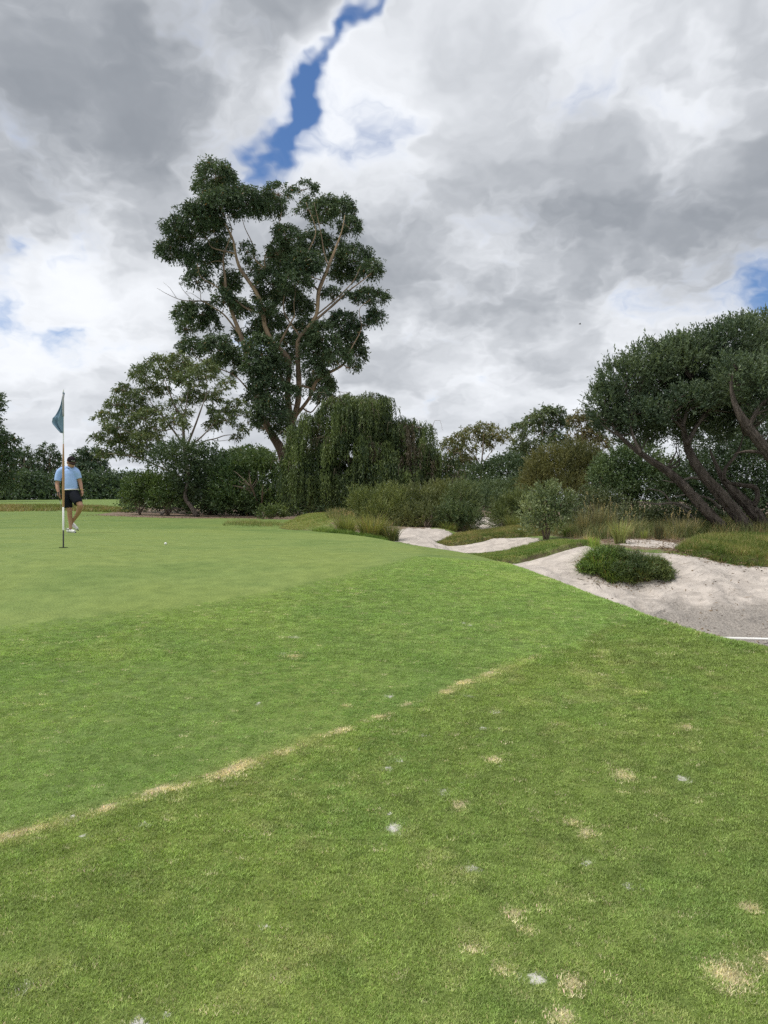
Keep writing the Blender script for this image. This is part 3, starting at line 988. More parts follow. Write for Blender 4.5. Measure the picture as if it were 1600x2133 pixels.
def shrub(name, label, lobes, base, c1, c2, seed, style='tea', dens=1.0, leafL=0.045, leafW=0.014, sprigL=0.25, k=10, stems=None, bark=None, warm=0.0, warmc=(0.20, 0.13, 0.05),
          up=0.3, cat='shrub', group=None, spread=0.6, droop=0.0, auto_stems=7, stem_r=0.02, deep=1.0, inner=0.35, ridge=0.0, stem_w=1.0):
    """lobes: (px, py, Y, rx, ry in px); base: (px, Y) of the foot; sprigs stand on lumpy lobes"""
    g = np.random.default_rng(seed)
    crown = Crown(seed + 5)
    u_ = base[1] / 720.0
    leafL, leafW, k = {'tea': (3.0 * u_, 1.25 * u_, 9), 'fine': (3.4 * u_, 0.62 * u_, 12), 'far': (3.0 * u_, 1.5 * u_, 7), 'shoot': (3.6 * u_, 1.35 * u_, 11)}[style]
    sprigL = max(sprigL, 7 * u_) if style != 'fine' else max(sprigL, 9 * u_)
    bx = (base[0] - CX) / F * base[1]
    by = base[1]
    bz = float(height(bx, by))
    foot = np.array([bx, by, bz])
    wood = Geo()
    tips = []
    for (px, py, Y, rx, ry) in lobes:
        c = P(px, py, Y)
        a, b = rx * Y / F, ry * Y / F
        dep = a * 0.85 * deep
        n = int(dens * 6.5 * math.pi * a * b / (0.5 * leafL * leafW) / k) + 6
        d = sph(n, g, -0.75)
        n = len(d)
        # lumps: radius varies smoothly with direction
        lump = np.ones(n)
        for q in range(7):
            ax = unit(g.normal(size=3))
            lump += 0.20 * np.exp(-((1 - d @ ax) / 0.10) ** 1.0) * g.uniform(-0.3, 1.0)
        rad = np.where(g.random(n) < inner, g.uniform(0.35, 0.85, n), g.uniform(0.80, 1.0, n)) * lump * 0.92
        p = c + d * rad[:, None] * np.array([a, dep, b])
        p[:, 2] = np.maximum(p[:, 2], height(p[:, 0], p[:, 1], False) + 0.02)
        dd = d * np.array([1, 1, 1.0]) + np.array([0, 0, up]) + g.normal(0, 0.35, (n, 3))
        crown.sprigs(p, dd, sprigL, k, leafL, leafW, c1, c2, droop=droop, spread=spread, warm=warm, warmc=warmc)
        nw = max(4, int(n * 0.05))                 # stray shoots break the outline
        jw = g.choice(n, nw)
        crown.sprigs(p[jw], d[jw] * 0.8 + np.array([0, 0, up + 0.5]) + g.normal(0, 0.3, (nw, 3)), sprigL * 1.35, k + 4, leafL, leafW, c1, c2, droop=droop, spread=spread * 0.8)
        for j in range(2 + int(auto_stems / len(lobes))):
            tips.append(c + unit(g.normal(size=3) + np.array([0, 0, 0.5])) * np.array([a, dep, b]) * 0.75)
    if stems:
        for (lb, dY) in stems:
            wood.tube([P(x, y, base[1] + dY * i / max(len(lb) - 1, 1)) for i, (x, y, w) in enumerate(lb)], [w * base[1] / F * 0.5 * stem_w * (0.4 if i == len(lb) - 1 else 1) for i, (x, y, w) in enumerate(lb)], 8 if not ridge else 26, 0.12 if not ridge else 0.055, ridge=ridge or 0.12, ridges=11, seed=seed + int(lb[0][1]))
    H = max(t[2] for t in tips) - bz
    wn_ = np.vstack(wood.V) if stems else None
    for t in tips:
        if stems:                                   # boughs leave the stem nearest below
            dd_ = np.linalg.norm(wn_ - t, axis=1) + np.where(wn_[:, 2] > t[2], 2.0, 0.0)
            a_ = wn_[int(np.argmin(dd_))]
            L_ = np.linalg.norm(t - a_)
            wood.tube([a_, (a_ + t) / 2 + g.normal(0, 0.08 * L_, 3), t], [stem_r * 0.8, stem_r * 0.5, stem_r * 0.2], 5, max(0.08, L_ / 6), ridge=0.1, seed=seed)
            continue
        m = foot * 0.5 + t * 0.5 + np.array([0, 0, 0.12 * H]) + g.normal(0, 0.06 * H, 3)
        f0 = foot + g.normal(0, 0.06, 3) * np.array([1, 1, 0]) - np.array([0, 0, 0.03])
        wood.tube([f0, m, t], [stem_r, stem_r * 0.7, stem_r * 0.25], 5, max(0.1, H / 8), ridge=0.1, seed=seed)
    root = thing(name, label, cat, tuple(foot), group)
    child('stem' if not stems else 'trunk', wood.mesh('stem'), bark or M_STEM, root)
    child('foliage' if cat == 'shrub' else 'crown', crown.mesh('foliage'), M_LEAF, root)
    return root


def blades(base, dirh, L, lean, droop, w, g, seg=4):
    """arched grass blades as tapering strips"""
    n = len(base)
    t = np.linspace(0, 1, seg + 1)
    L = np.broadcast_to(L, (n,)); lean = np.broadcast_to(lean, (n,)); droop = np.broadcast_to(droop, (n,))
    dh = np.stack([np.cos(dirh), np.sin(dirh), np.zeros(n)], 1)
    side = np.stack([-np.sin(dirh), np.cos(dirh), np.zeros(n)], 1)
    tw = g.uniform(-0.9, 0.9, n)
    side = side * np.cos(tw)[:, None] + dh * np.sin(tw)[:, None]
    hor = (L * lean)[:, None] * (0.35 * t + 0.65 * t ** 2)[None]
    ver = L[:, None] * (t[None] * np.sqrt(np.clip(1 - 0.5 * lean[:, None] ** 2, 0.1, 1)) - droop[:, None] * t[None] ** 2.6)
    c = base[:, None] + dh[:, None] * hor[..., None]
    c[..., 2] += ver
    ww = np.broadcast_to(w, (n,))[:, None] * (1 - t[None] ** 1.6 * 0.93) * 0.5
    A = c + side[:, None] * ww[..., None]
    B = c - side[:, None] * ww[..., None]
    V = np.stack([A, B], 2).reshape(n, -1, 3)
    m = 2 * (seg + 1)
    q = np.array([[2 * i, 2 * i + 1, 2 * i + 3, 2 * i + 2] for i in range(seg)])
    Q = (np.arange(n)[:, None, None] * m + q[None]).reshape(-1, 4)
    return V.reshape(-1, 3), Q


def tussock(name, label, px, py, Y, wpx, hpx, n, c1, c2, seed, lean=0.7, droop=0.35, bw=0.006, cat='grass tussock', group=None, straw=0.08, strawc=(0.36, 0.28, 0.14), seg=4, seeds=0, sink=0.02):
    """one clump of grass: px, py, Y is the foot; wpx, hpx its half width and height in px"""
    g = np.random.default_rng(seed)
    X = (px - CX) / F * Y
    Z = float(height(X, Y))
    if py is not None:
        Z = min(Z, (CY - py) / F * Y) if abs(Z - (CY - py) / F * Y) < 0.25 else Z
    W_, H_ = wpx * Y / F, hpx * Y / F
    a = g.uniform(0, 2 * math.pi, n)
    r = np.sqrt(g.random(n)) * W_ * 0.45
    base = np.stack([X + r * np.cos(a), Y + r * np.sin(a) * 0.8, np.zeros(n)], 1)
    base[:, 2] = height(base[:, 0], base[:, 1]) - sink
    L = H_ * g.uniform(0.55, 1.15, n)
    le = lean * g.uniform(0.1, 1.1, n) * np.clip(W_ / H_, 0.3, 1.4)
    da = a + g.normal(0, 0.6, n)
    V, Q = blades(base, da, L, le, droop * g.uniform(0.2, 1.3, n), bw * g.uniform(0.6, 1.3, n), g, seg)
    cc = tints(n, g, c1, c2, straw, strawc)
    fc = np.repeat(cc, seg, 0)
    root = thing(name, label, cat, (X, Y, Z), group)
    child('blades', mk_mesh('blades', V, Q, fcol=fc), M_BLADE, root)
    if seeds:
        s = Geo()
        cr = Crown(seed + 3)
        ii = g.choice(n, seeds)
        tip = base[ii] + np.stack([np.cos(da[ii]), np.sin(da[ii]), np.zeros(seeds)], 1) * (L[ii] * le[ii] * 0.7)[:, None]
        tip[:, 2] += L[ii] * 1.05
        for b_, t_ in zip(base[ii], tip):
            s.tube([b_, (b_ + t_) / 2 + g.normal(0, 0.02, 3), t_], [0.003, 0.0025, 0.002], 3, 0.2, cap=False)
        tag(child('stalk', s.mesh('stalk'), M_DEAD, root), kind='stuff')
        cr.sprigs(tip, np.tile([0, 0, 1.0], (seeds, 1)) + g.normal(0, 0.2, (seeds, 3)), 0.10, 10, 0.03, 0.008, (0.30, 0.24, 0.13), (0.42, 0.35, 0.20), spread=0.35)
        tag(child('seed_head', cr.mesh('seed_head'), M_BLADE, root), kind='stuff')
    return root

# ================================================================== trees
z3 = conv(300, 320, 2.963)
BIG_CL = [(440, 130, 110, 75), (370, 205, 60, 50), (520, 195, 80, 45), (480, 310, 130, 75), (620, 300, 130, 80), (770, 320, 110, 80), (350, 390, 110, 85), (200, 460, 75, 65), (170, 600, 85, 70), (240, 520, 60, 60),
          (410, 450, 90, 70), (370, 640, 110, 85), (480, 575, 80, 55), (330, 770, 70, 65, .8), (830, 240, 80, 50, .55), (990, 210, 75, 42, .6), (1010, 330, 75, 60, .6), (1120, 340, 75, 65), (1220, 340, 85, 65),
          (1270, 450, 65, 55), (1090, 420, 60, 40, .7), (880, 500, 80, 55), (1050, 540, 95, 65), (960, 590, 80, 55), (830, 600, 70, 55), (1290, 640, 115, 75), (1400, 720, 65, 60), (1230, 740, 85, 60), (860, 680, 110, 80),
          (1000, 680, 90, 75), (660, 700, 70, 45, .7), (780, 780, 90, 65), (930, 790, 90, 60), (880, 890, 110, 70), (760, 870, 70, 50), (740, 950, 60, 45, .8), (530, 800, 60, 80), (490, 900, 60, 55), (600, 960, 60, 65),
          (1400, 880, 90, 50), (1430, 1020, 55, 55), (1310, 880, 50, 40, .6), (250, 980, 55, 65), (350, 975, 75, 60), (260, 1070, 50, 45), (400, 1045, 80, 55, .8), (290, 1190, 75, 55), (450, 1180, 85, 55), (530, 1230, 60, 50),
          (440, 1280, 60, 38), (790, 1040, 90, 75), (700, 1110, 75, 75), (720, 1200, 85, 75), (700, 1310, 80, 75), (970, 950, 75, 65), (1000, 1060, 60, 55), (1240, 1040, 90, 60), (1270, 1130, 85, 65), (1100, 1120, 75, 75),
          (1060, 1220, 75, 70), (1190, 1250, 65, 75), (1310, 1230, 55, 55), (1290, 1310, 40, 38, .7), (1050, 1330, 55, 70), (1090, 1430, 85, 75), (800, 1330, 95, 85), (760, 1430, 95, 75), (680, 1500, 65, 60), (880, 1160, 60, 60),
          (780, 1590, 105, 85), (720, 1660, 65, 45), (850, 1700, 55, 60, .7), (900, 1480, 60, 70, .6), (1110, 1500, 60, 45), (560, 1290, 55, 45), (610, 1350, 50, 35, .6), (560, 1130, 50, 40, .5), (1180, 560, 55, 45, .6),
          (640, 590, 45, 45, .5), (1150, 860, 60, 45, .6), (960, 700, 80, 70), (1110, 640, 60, 50, .6), (900, 1250, 60, 60, .7), (1000, 1150, 55, 55)]
BIG_LB = [[(890, 2230, 64), (895, 1900, 56), (905, 1700, 46), (885, 1480, 36), (895, 1330, 33), (880, 1250, 33), (800, 1170, 28), (745, 1060, 26), (735, 960, 26), (690, 850, 25), (600, 720, 22), (570, 640, 16), (545, 520, 12), (480, 390, 8), (450, 250, 5)],
          [(905, 1700, 40), (940, 1580, 38), (955, 1450, 34), (950, 1200, 28), (965, 1130, 24), (1060, 1000, 20), (1080, 850, 26), (1130, 720, 20), (1180, 590, 12), (1220, 480, 7), (1240, 380, 4)],
          [(890, 2200, 60), (860, 1880, 56), (800, 1750, 52), (765, 1690, 44), (705, 1560, 32), (690, 1440, 28), (640, 1290, 26), (600, 1130, 26), (550, 1000, 22), (510, 880, 18), (500, 760, 14), (490, 640, 10), (540, 480, 6), (510, 380, 4)],
          [(885, 1480, 24), (830, 1320, 18), (815, 1240, 14), (850, 1150, 12), (930, 1000, 8)],
          [(930, 1620, 26), (1020, 1510, 22), (1060, 1410, 18), (1130, 1360, 18), (1230, 1300, 15), (1270, 1220, 8)],
          [(1020, 1060, 17), (1150, 950, 14), (1260, 850, 10), (1340, 790, 6), (1400, 740, 4)],
          [(735, 1000, 14), (640, 960, 12), (560, 900, 10), (430, 810, 8), (350, 760, 5), (330, 680, 3)],
          [(600, 1130, 12), (500, 1000, 10), (430, 950, 8), (350, 910, 8), (260, 930, 4)],
          [(690, 1480, 10), (640, 1450, 9), (560, 1370, 8), (450, 1320, 7), (330, 1260, 5), (290, 1200, 3)],
          [(640, 1300, 10), (560, 1250, 8), (480, 1200, 6)],
          [(680, 840, 12), (750, 740, 10), (745, 640, 8), (820, 480, 5), (850, 360, 3)],
          [(690, 720, 9), (685, 650, 8), (670, 560, 6), (620, 450, 4), (600, 360, 3)],
          [(570, 640, 9), (420, 580, 8), (400, 540, 6), (330, 440, 4)],
          [(1080, 850, 14), (1010, 760, 10), (1000, 640, 7), (1060, 480, 5), (1000, 300, 3)],
          [(1130, 720, 9), (1110, 600, 7), (1090, 480, 5), (1050, 300, 3)],
          [(965, 1130, 12), (880, 1010, 10), (860, 930, 8), (880, 800, 5)],
          [(1260, 1230, 7), (1340, 1080, 5), (1330, 960, 3.5), (1400, 900, 2.5)],
          [(1060, 1000, 10), (1180, 900, 8), (1290, 790, 6), (1340, 690, 4)]]
BIG_DEAD = [[(440, 915, 8), (350, 908, 7), (240, 905, 5), (150, 870, 3), (80, 830, 1.6)], [(300, 905, 4), (240, 840, 2.6), (215, 790, 1.4)], [(200, 890, 3), (160, 830, 2), (120, 795, 1.2)], [(360, 908, 4), (290, 860, 2.4), (250, 860, 1.5)]]
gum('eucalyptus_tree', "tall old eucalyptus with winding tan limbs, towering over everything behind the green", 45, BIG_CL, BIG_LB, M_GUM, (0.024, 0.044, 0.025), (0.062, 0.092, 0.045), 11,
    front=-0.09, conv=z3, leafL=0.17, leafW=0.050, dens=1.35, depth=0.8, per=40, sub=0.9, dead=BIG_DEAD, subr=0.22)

z4 = conv(180, 720, 3.077)
MID_CL = [(480, 110, 80, 50), (590, 95, 70, 45), (640, 150, 70, 50), (380, 170, 75, 55), (330, 190, 45, 45), (520, 190, 90, 55), (660, 210, 90, 55), (760, 150, 80, 45), (800, 190, 55, 38), (900, 235, 45, 32), (250, 280, 55, 30),
          (280, 340, 85, 55), (400, 280, 85, 55), (190, 370, 55, 38), (300, 420, 110, 55), (130, 460, 75, 38), (200, 510, 85, 48), (380, 450, 80, 50), (500, 300, 60, 40, .6), (600, 370, 60, 40, .7), (700, 330, 75, 48), (790, 330, 65, 45),
          (860, 285, 50, 30, .6), (560, 490, 75, 45), (620, 440, 65, 38, .6), (850, 420, 75, 40), (960, 380, 55, 36), (985, 440, 55, 30), (820, 505, 55, 38), (880, 470, 65, 36), (330, 560, 85, 55), (400, 590, 85, 48), (170, 590, 85, 48),
          (240, 630, 85, 48), (120, 690, 60, 36), (280, 690, 85, 36), (380, 660, 70, 40), (985, 540, 38, 30), (955, 590, 25, 20, .7), (60, 590, 25, 22, .4), (460, 400, 60, 40, .6), (700, 250, 60, 40, .7), (440, 520, 60, 40, .7)]
MID_LB = [[(660, 1150, 40), (650, 950, 34), (640, 760, 30), (628, 640, 24), (612, 480, 15), (560, 370, 10), (500, 220, 5)], [(640, 680, 18), (690, 530, 12), (730, 420, 9), (770, 300, 5), (770, 190, 3)], [(650, 660, 12), (720, 600, 10), (790, 530, 7), (850, 450, 4)],
          [(660, 680, 10), (740, 620, 8), (830, 595, 7), (890, 575, 5), (960, 570, 3)], [(628, 640, 13), (540, 520, 10), (460, 420, 7), (400, 340, 4), (380, 220, 3)], [(645, 850, 14), (520, 800, 11), (400, 745, 9), (300, 710, 7), (140, 690, 4)],
          [(520, 800, 8), (440, 690, 7), (330, 590, 5), (200, 520, 3)], [(612, 480, 9), (640, 380, 7), (660, 230, 4)], [(560, 540, 8), (450, 540, 6), (330, 440, 4), (220, 380, 2.5)]]
gum('eucalyptus_tree', "broad mid-sized eucalyptus with thin open crown left of the tallest tree", 40, MID_CL, MID_LB, M_GUM2, (0.046, 0.070, 0.030), (0.120, 0.145, 0.062), 21,
    conv=z4, leafL=0.15, leafW=0.048, dens=0.8, depth=0.7, per=32, warm=0.03, warmc=(0.22, 0.14, 0.05), subr=0.26)

# far gums beyond the right-hand heath
z6 = conv(880, 820, 4.2105)
gum('eucalyptus_tree', "distant olive gum with bare forked trunk showing sky beneath its crown", 62,
    [(240, 460, 70, 60), (330, 400, 80, 60), (430, 350, 80, 60), (540, 290, 70, 45), (520, 400, 70, 45), (620, 340, 60, 45), (400, 470, 70, 50), (300, 540, 80, 50), (390, 600, 80, 60), (640, 420, 50, 40), (560, 470, 50, 35, .7), (260, 620, 70, 60), (420, 660, 60, 50), (700, 370, 60, 50)],
    [[(510, 1000, 20), (508, 720, 16), (520, 600, 14), (530, 480, 9), (540, 330, 5)], [(510, 670, 10), (560, 570, 8), (640, 460, 5)], [(505, 650, 10), (470, 560, 8), (400, 480, 5)], [(520, 640, 5), (590, 600, 4), (640, 560, 3)]], M_GUM2, (0.055, 0.072, 0.030), (0.125, 0.125, 0.050), 31,
    conv=z6, leafL=0.26, leafW=0.085, dens=0.75, per=24, warm=0.06, group=None, sides=6, depth=0.7)
gum('eucalyptus_tree', "distant dark domed gum, highest crown above the heath shrubs", 66,
    [(850, 310, 70, 50), (960, 250, 80, 70), (1060, 180, 90, 60), (1150, 150, 70, 45), (1190, 230, 70, 60), (1060, 260, 80, 60), (1230, 270, 60, 50), (860, 400, 60, 45), (1110, 330, 60, 40), (1000, 330, 50, 35, .7), (940, 440, 80, 45), (840, 500, 80, 50), (960, 520, 90, 60), (1000, 600, 90, 60), (700, 590, 90, 35), (630, 610, 50, 35), (760, 550, 60, 35), (1100, 420, 80, 60), (1200, 400, 80, 60), (870, 620, 90, 50)],
    [[(1000, 1000, 22), (1010, 620, 16), (1040, 420, 10), (1060, 300, 7)], [(1010, 640, 8), (930, 420, 6), (900, 340, 4)], [(1040, 430, 6), (1000, 350, 5), (970, 280, 3)], [(1010, 640, 10), (860, 590, 8), (700, 590, 5)], [(1040, 420, 7), (1150, 320, 5), (1190, 250, 3)]], M_GUM2, (0.035, 0.060, 0.030), (0.080, 0.105, 0.045), 32,
    conv=z6, leafL=0.26, leafW=0.085, dens=0.85, per=26, sides=6, depth=0.7)
gum('eucalyptus_tree', "distant brownish gum half hidden behind the leaning trees at right", 58,
    [(1380, 190, 60, 45), (1330, 240, 60, 45), (1450, 230, 80, 60), (1540, 250, 80, 60), (1400, 330, 80, 60), (1320, 400, 70, 50), (1480, 360, 90, 60), (1560, 430, 80, 60), (1380, 460, 60, 50, .7), (1470, 480, 80, 50, .7), (1340, 540, 90, 50), (1560, 560, 80, 60), (1440, 580, 90, 50)],
    [[(1430, 1000, 22), (1420, 640, 18), (1410, 480, 14), (1400, 350, 9), (1390, 230, 5)], [(1420, 600, 12), (1500, 460, 9), (1550, 330, 5)], [(1415, 560, 9), (1350, 450, 6), (1330, 330, 4)]], M_GUM2, (0.055, 0.065, 0.032), (0.125, 0.115, 0.055), 33,
    conv=z6, leafL=0.25, leafW=0.08, dens=0.7, per=24, warm=0.12, sides=6, depth=0.7)

# far tree line on the left
gum('eucalyptus_tree', "dark tree cut by the left picture edge, nearest of the far tree line", 80,
    [(8, 922, 24, 16), (24, 914, 12, 10), (-20, 905, 25, 20), (-25, 840, 26, 20), (0, 835, 8, 18, .7), (18, 945, 18, 14), (2, 960, 24, 18), (-20, 945, 25, 25), (10, 985, 22, 18), (-25, 985, 25, 25), (-30, 870, 25, 22), (-55, 900, 30, 30), (-60, 960, 30, 40), (5, 1010, 26, 16)],
    [[(-20, 1046, 9), (-18, 980, 7), (-14, 920, 5), (-22, 850, 3)], [(-18, 985, 5), (0, 950, 3.5), (14, 920, 2)]], M_GUM2, (0.026, 0.048, 0.028), (0.060, 0.085, 0.040), 41, leafL=0.30, leafW=0.11, dens=0.9, per=26, sides=6)
gum('eucalyptus_tree', "small far gum with a loose tufted top, left of the flagstick", 112,
    [(50, 936, 8, 5, .8), (44, 950, 14, 7), (58, 953, 14, 7), (34, 960, 12, 6), (70, 962, 12, 6), (50, 966, 18, 8), (40, 976, 14, 8, .7), (65, 976, 16, 8), (30, 985, 14, 9), (55, 988, 20, 9)],
    [[(52, 1042, 5), (52, 990, 4), (50, 950, 2)], [(52, 990, 2.5), (66, 965, 1.5)], [(52, 985, 2.5), (38, 962, 1.5)]], M_GUM2, (0.032, 0.054, 0.032), (0.070, 0.092, 0.048), 42, leafL=0.34, leafW=0.12, dens=0.75, per=22, sides=5)
gum('eucalyptus_tree', "far gum with stacked flat leaf layers directly left of the golfer", 114,
    [(101, 928, 13, 4), (90, 938, 9, 4), (110, 938, 10, 4), (84, 947, 9, 5), (104, 948, 16, 6), (118, 954, 8, 9), (94, 957, 12, 5), (110, 964, 14, 6), (90, 968, 14, 7), (116, 974, 10, 7), (100, 979, 16, 7), (84, 984, 12, 8), (108, 990, 14, 8)],
    [[(104, 1042, 5), (104, 990, 4), (104, 945, 2)], [(104, 985, 2.5), (116, 958, 1.5)], [(104, 985, 2.5), (90, 955, 1.5)]], M_GUM2, (0.028, 0.050, 0.030), (0.062, 0.086, 0.044), 43, leafL=0.34, leafW=0.12, dens=0.85, per=22, sides=5)
gum('eucalyptus_tree', "rounded far tree just right behind the golfer's cap", 112,
    [(186, 937, 22, 6), (168, 946, 14, 8), (200, 948, 18, 9), (180, 956, 22, 10), (160, 962, 12, 9), (205, 965, 18, 10), (185, 975, 26, 11), (162, 982, 14, 10), (212, 982, 16, 10), (190, 995, 28, 12), (165, 1003, 18, 12), (222, 998, 16, 9)],
    [[(188, 1042, 6), (187, 990, 4), (186, 950, 2)], [(187, 990, 3), (204, 960, 1.5)], [(187, 990, 3), (168, 955, 1.5)]], M_GUM2, (0.028, 0.052, 0.034), (0.062, 0.088, 0.048), 44, leafL=0.34, leafW=0.13, dens=1.0, per=26, sides=5)
gum('spreading_tree', "flat domed far tree seen between the two eucalypts", 88,
    [(488, 944, 20, 8), (512, 936, 24, 7), (540, 941, 20, 8), (472, 956, 16, 9), (502, 953, 30, 9), (532, 955, 26, 9), (560, 954, 14, 8), (485, 968, 24, 9), (520, 970, 30, 9), (555, 968, 20, 9)],
    [[(515, 1045, 7), (515, 985, 5), (513, 950, 3)], [(515, 985, 3), (490, 955, 2)], [(515, 985, 3), (545, 955, 2)]], M_GUM2, (0.040, 0.065, 0.030), (0.085, 0.115, 0.050), 45, leafL=0.28, leafW=0.11, dens=1.3, per=28, sides=5)

far_bushes = [(18, 1018, 34, 26, "leftmost low bush of the far hedge line"), (62, 1012, 34, 30, "dark low bush at the foot of the tufted far gum"), (106, 1016, 30, 26, "low bush at the foot of the layered far gum"), (158, 1010, 28, 28, "low bush seen just right of the golfer's shorts"),
              (200, 1012, 28, 26, "middle low bush of the far hedge, right of the golfer"), (236, 1012, 24, 24, "far bush right of the golfer, beside the bushy grove"), (262, 1008, 20, 20, "far bush touching the left end of the near grove"), (215, 1030, 24, 9, "lowest pale far bush on the far fairway edge"), (-20, 1020, 26, 26, "far bush cut by the left picture edge")]
for i, (x, y, rx, ry, lb) in enumerate(far_bushes):
    shrub('far_bush', lb, [(x, y, 108, rx, ry), (x + 8, y + ry * 0.45, 107, rx * 0.8, ry * 0.6), (x, 1036, 106.5, rx, 9)], (x, 107), (0.034, 0.058, 0.036), (0.075, 0.105, 0.058), 60 + i, style='far', dens=1.0, leafL=0.30, leafW=0.14, sprigL=0.9, k=7, stem_r=0.06,
          group="bushes of the far hedge line")

# ------------------------------------------------------------------ grove left of centre
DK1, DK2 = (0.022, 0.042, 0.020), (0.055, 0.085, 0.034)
shrub('tea_tree', "dark tea tree with leaning trunk in front of the open eucalyptus", [(375, 946, 33, 50, 22), (425, 955, 33, 28, 22), (340, 962, 33.4, 28, 16), (395, 985, 33, 36, 30), (402, 1015, 33.2, 28, 30)], (411, 32.4),
      (0.026, 0.046, 0.026), (0.062, 0.088, 0.042), 71, dens=0.9, leafL=0.10, leafW=0.030, sprigL=0.42, k=12, stems=[([(411, 1076, 12), (398, 1055, 10), (386, 1035, 9), (392, 1000, 7), (398, 960, 4)], 0.6)], bark=M_TEA, cat='tree', up=0.5)
shrub('round_bush', "rounded bush at the far left end of the near grove", [(292, 1022, 34, 32, 30), (312, 1010, 34.3, 26, 22), (278, 1035, 33.6, 20, 22)], (290, 33.6), (0.034, 0.060, 0.022), (0.085, 0.120, 0.042), 72, dens=1.0, leafL=0.09, leafW=0.028, sprigL=0.36, k=11, up=0.6)
shrub('round_bush', "bright green bush between the rounded bush and the tea tree", [(345, 1018, 34, 32, 30), (365, 1030, 33.5, 26, 26), (335, 1040, 33.3, 22, 18)], (350, 33.4), (0.034, 0.062, 0.022), (0.088, 0.125, 0.042), 73, dens=1.0, leafL=0.09, leafW=0.028, sprigL=0.36, k=11, up=0.6)
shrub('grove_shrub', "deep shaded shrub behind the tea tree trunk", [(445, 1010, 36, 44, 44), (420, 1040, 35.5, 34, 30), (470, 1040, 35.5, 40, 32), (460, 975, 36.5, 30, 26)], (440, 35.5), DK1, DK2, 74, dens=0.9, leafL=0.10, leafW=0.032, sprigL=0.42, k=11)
shrub('grove_shrub', "tall feathery shrub with pale bare stems left of the weeping tree", [(480, 1000, 33, 44, 36), (530, 975, 33, 46, 34), (555, 1005, 32.6, 36, 46), (505, 1040, 32.6, 60, 32), (560, 1050, 32.2, 34, 26), (470, 1035, 32.8, 34, 34)], (520, 32.2),
      (0.026, 0.050, 0.020), (0.068, 0.100, 0.036), 75, dens=0.9, leafL=0.10, leafW=0.028, sprigL=0.42, k=11, up=0.7, stems=[([(545, 1080, 6), (536, 1045, 5), (524, 1015, 4), (516, 995, 2)], -1.2), ([(545, 1080, 5), (546, 1040, 4), (548, 1010, 2.5)], -1.2)])
shrub('low_shrub', "small grassy shrub at the left foot of the weeping tree", [(558, 1072, 29.5, 22, 11), (580, 1070, 29.4, 16, 10)], (565, 29.4), (0.035, 0.060, 0.022), (0.090, 0.120, 0.040), 76, dens=0.9, leafL=0.09, leafW=0.02, sprigL=0.28, k=9, up=0.8)

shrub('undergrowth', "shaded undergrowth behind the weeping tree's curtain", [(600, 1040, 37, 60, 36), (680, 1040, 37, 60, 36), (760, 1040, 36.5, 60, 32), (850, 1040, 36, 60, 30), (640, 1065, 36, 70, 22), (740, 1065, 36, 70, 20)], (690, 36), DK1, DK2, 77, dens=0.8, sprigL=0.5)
shrub('undergrowth', "shaded undergrowth at the back of the left grove", [(300, 1048, 38, 44, 20), (360, 1050, 38, 40, 20), (420, 1052, 37.5, 44, 22), (480, 1055, 37, 50, 22), (540, 1058, 36.6, 50, 22)], (420, 37), DK1, DK2, 78, dens=0.9, sprigL=0.5)
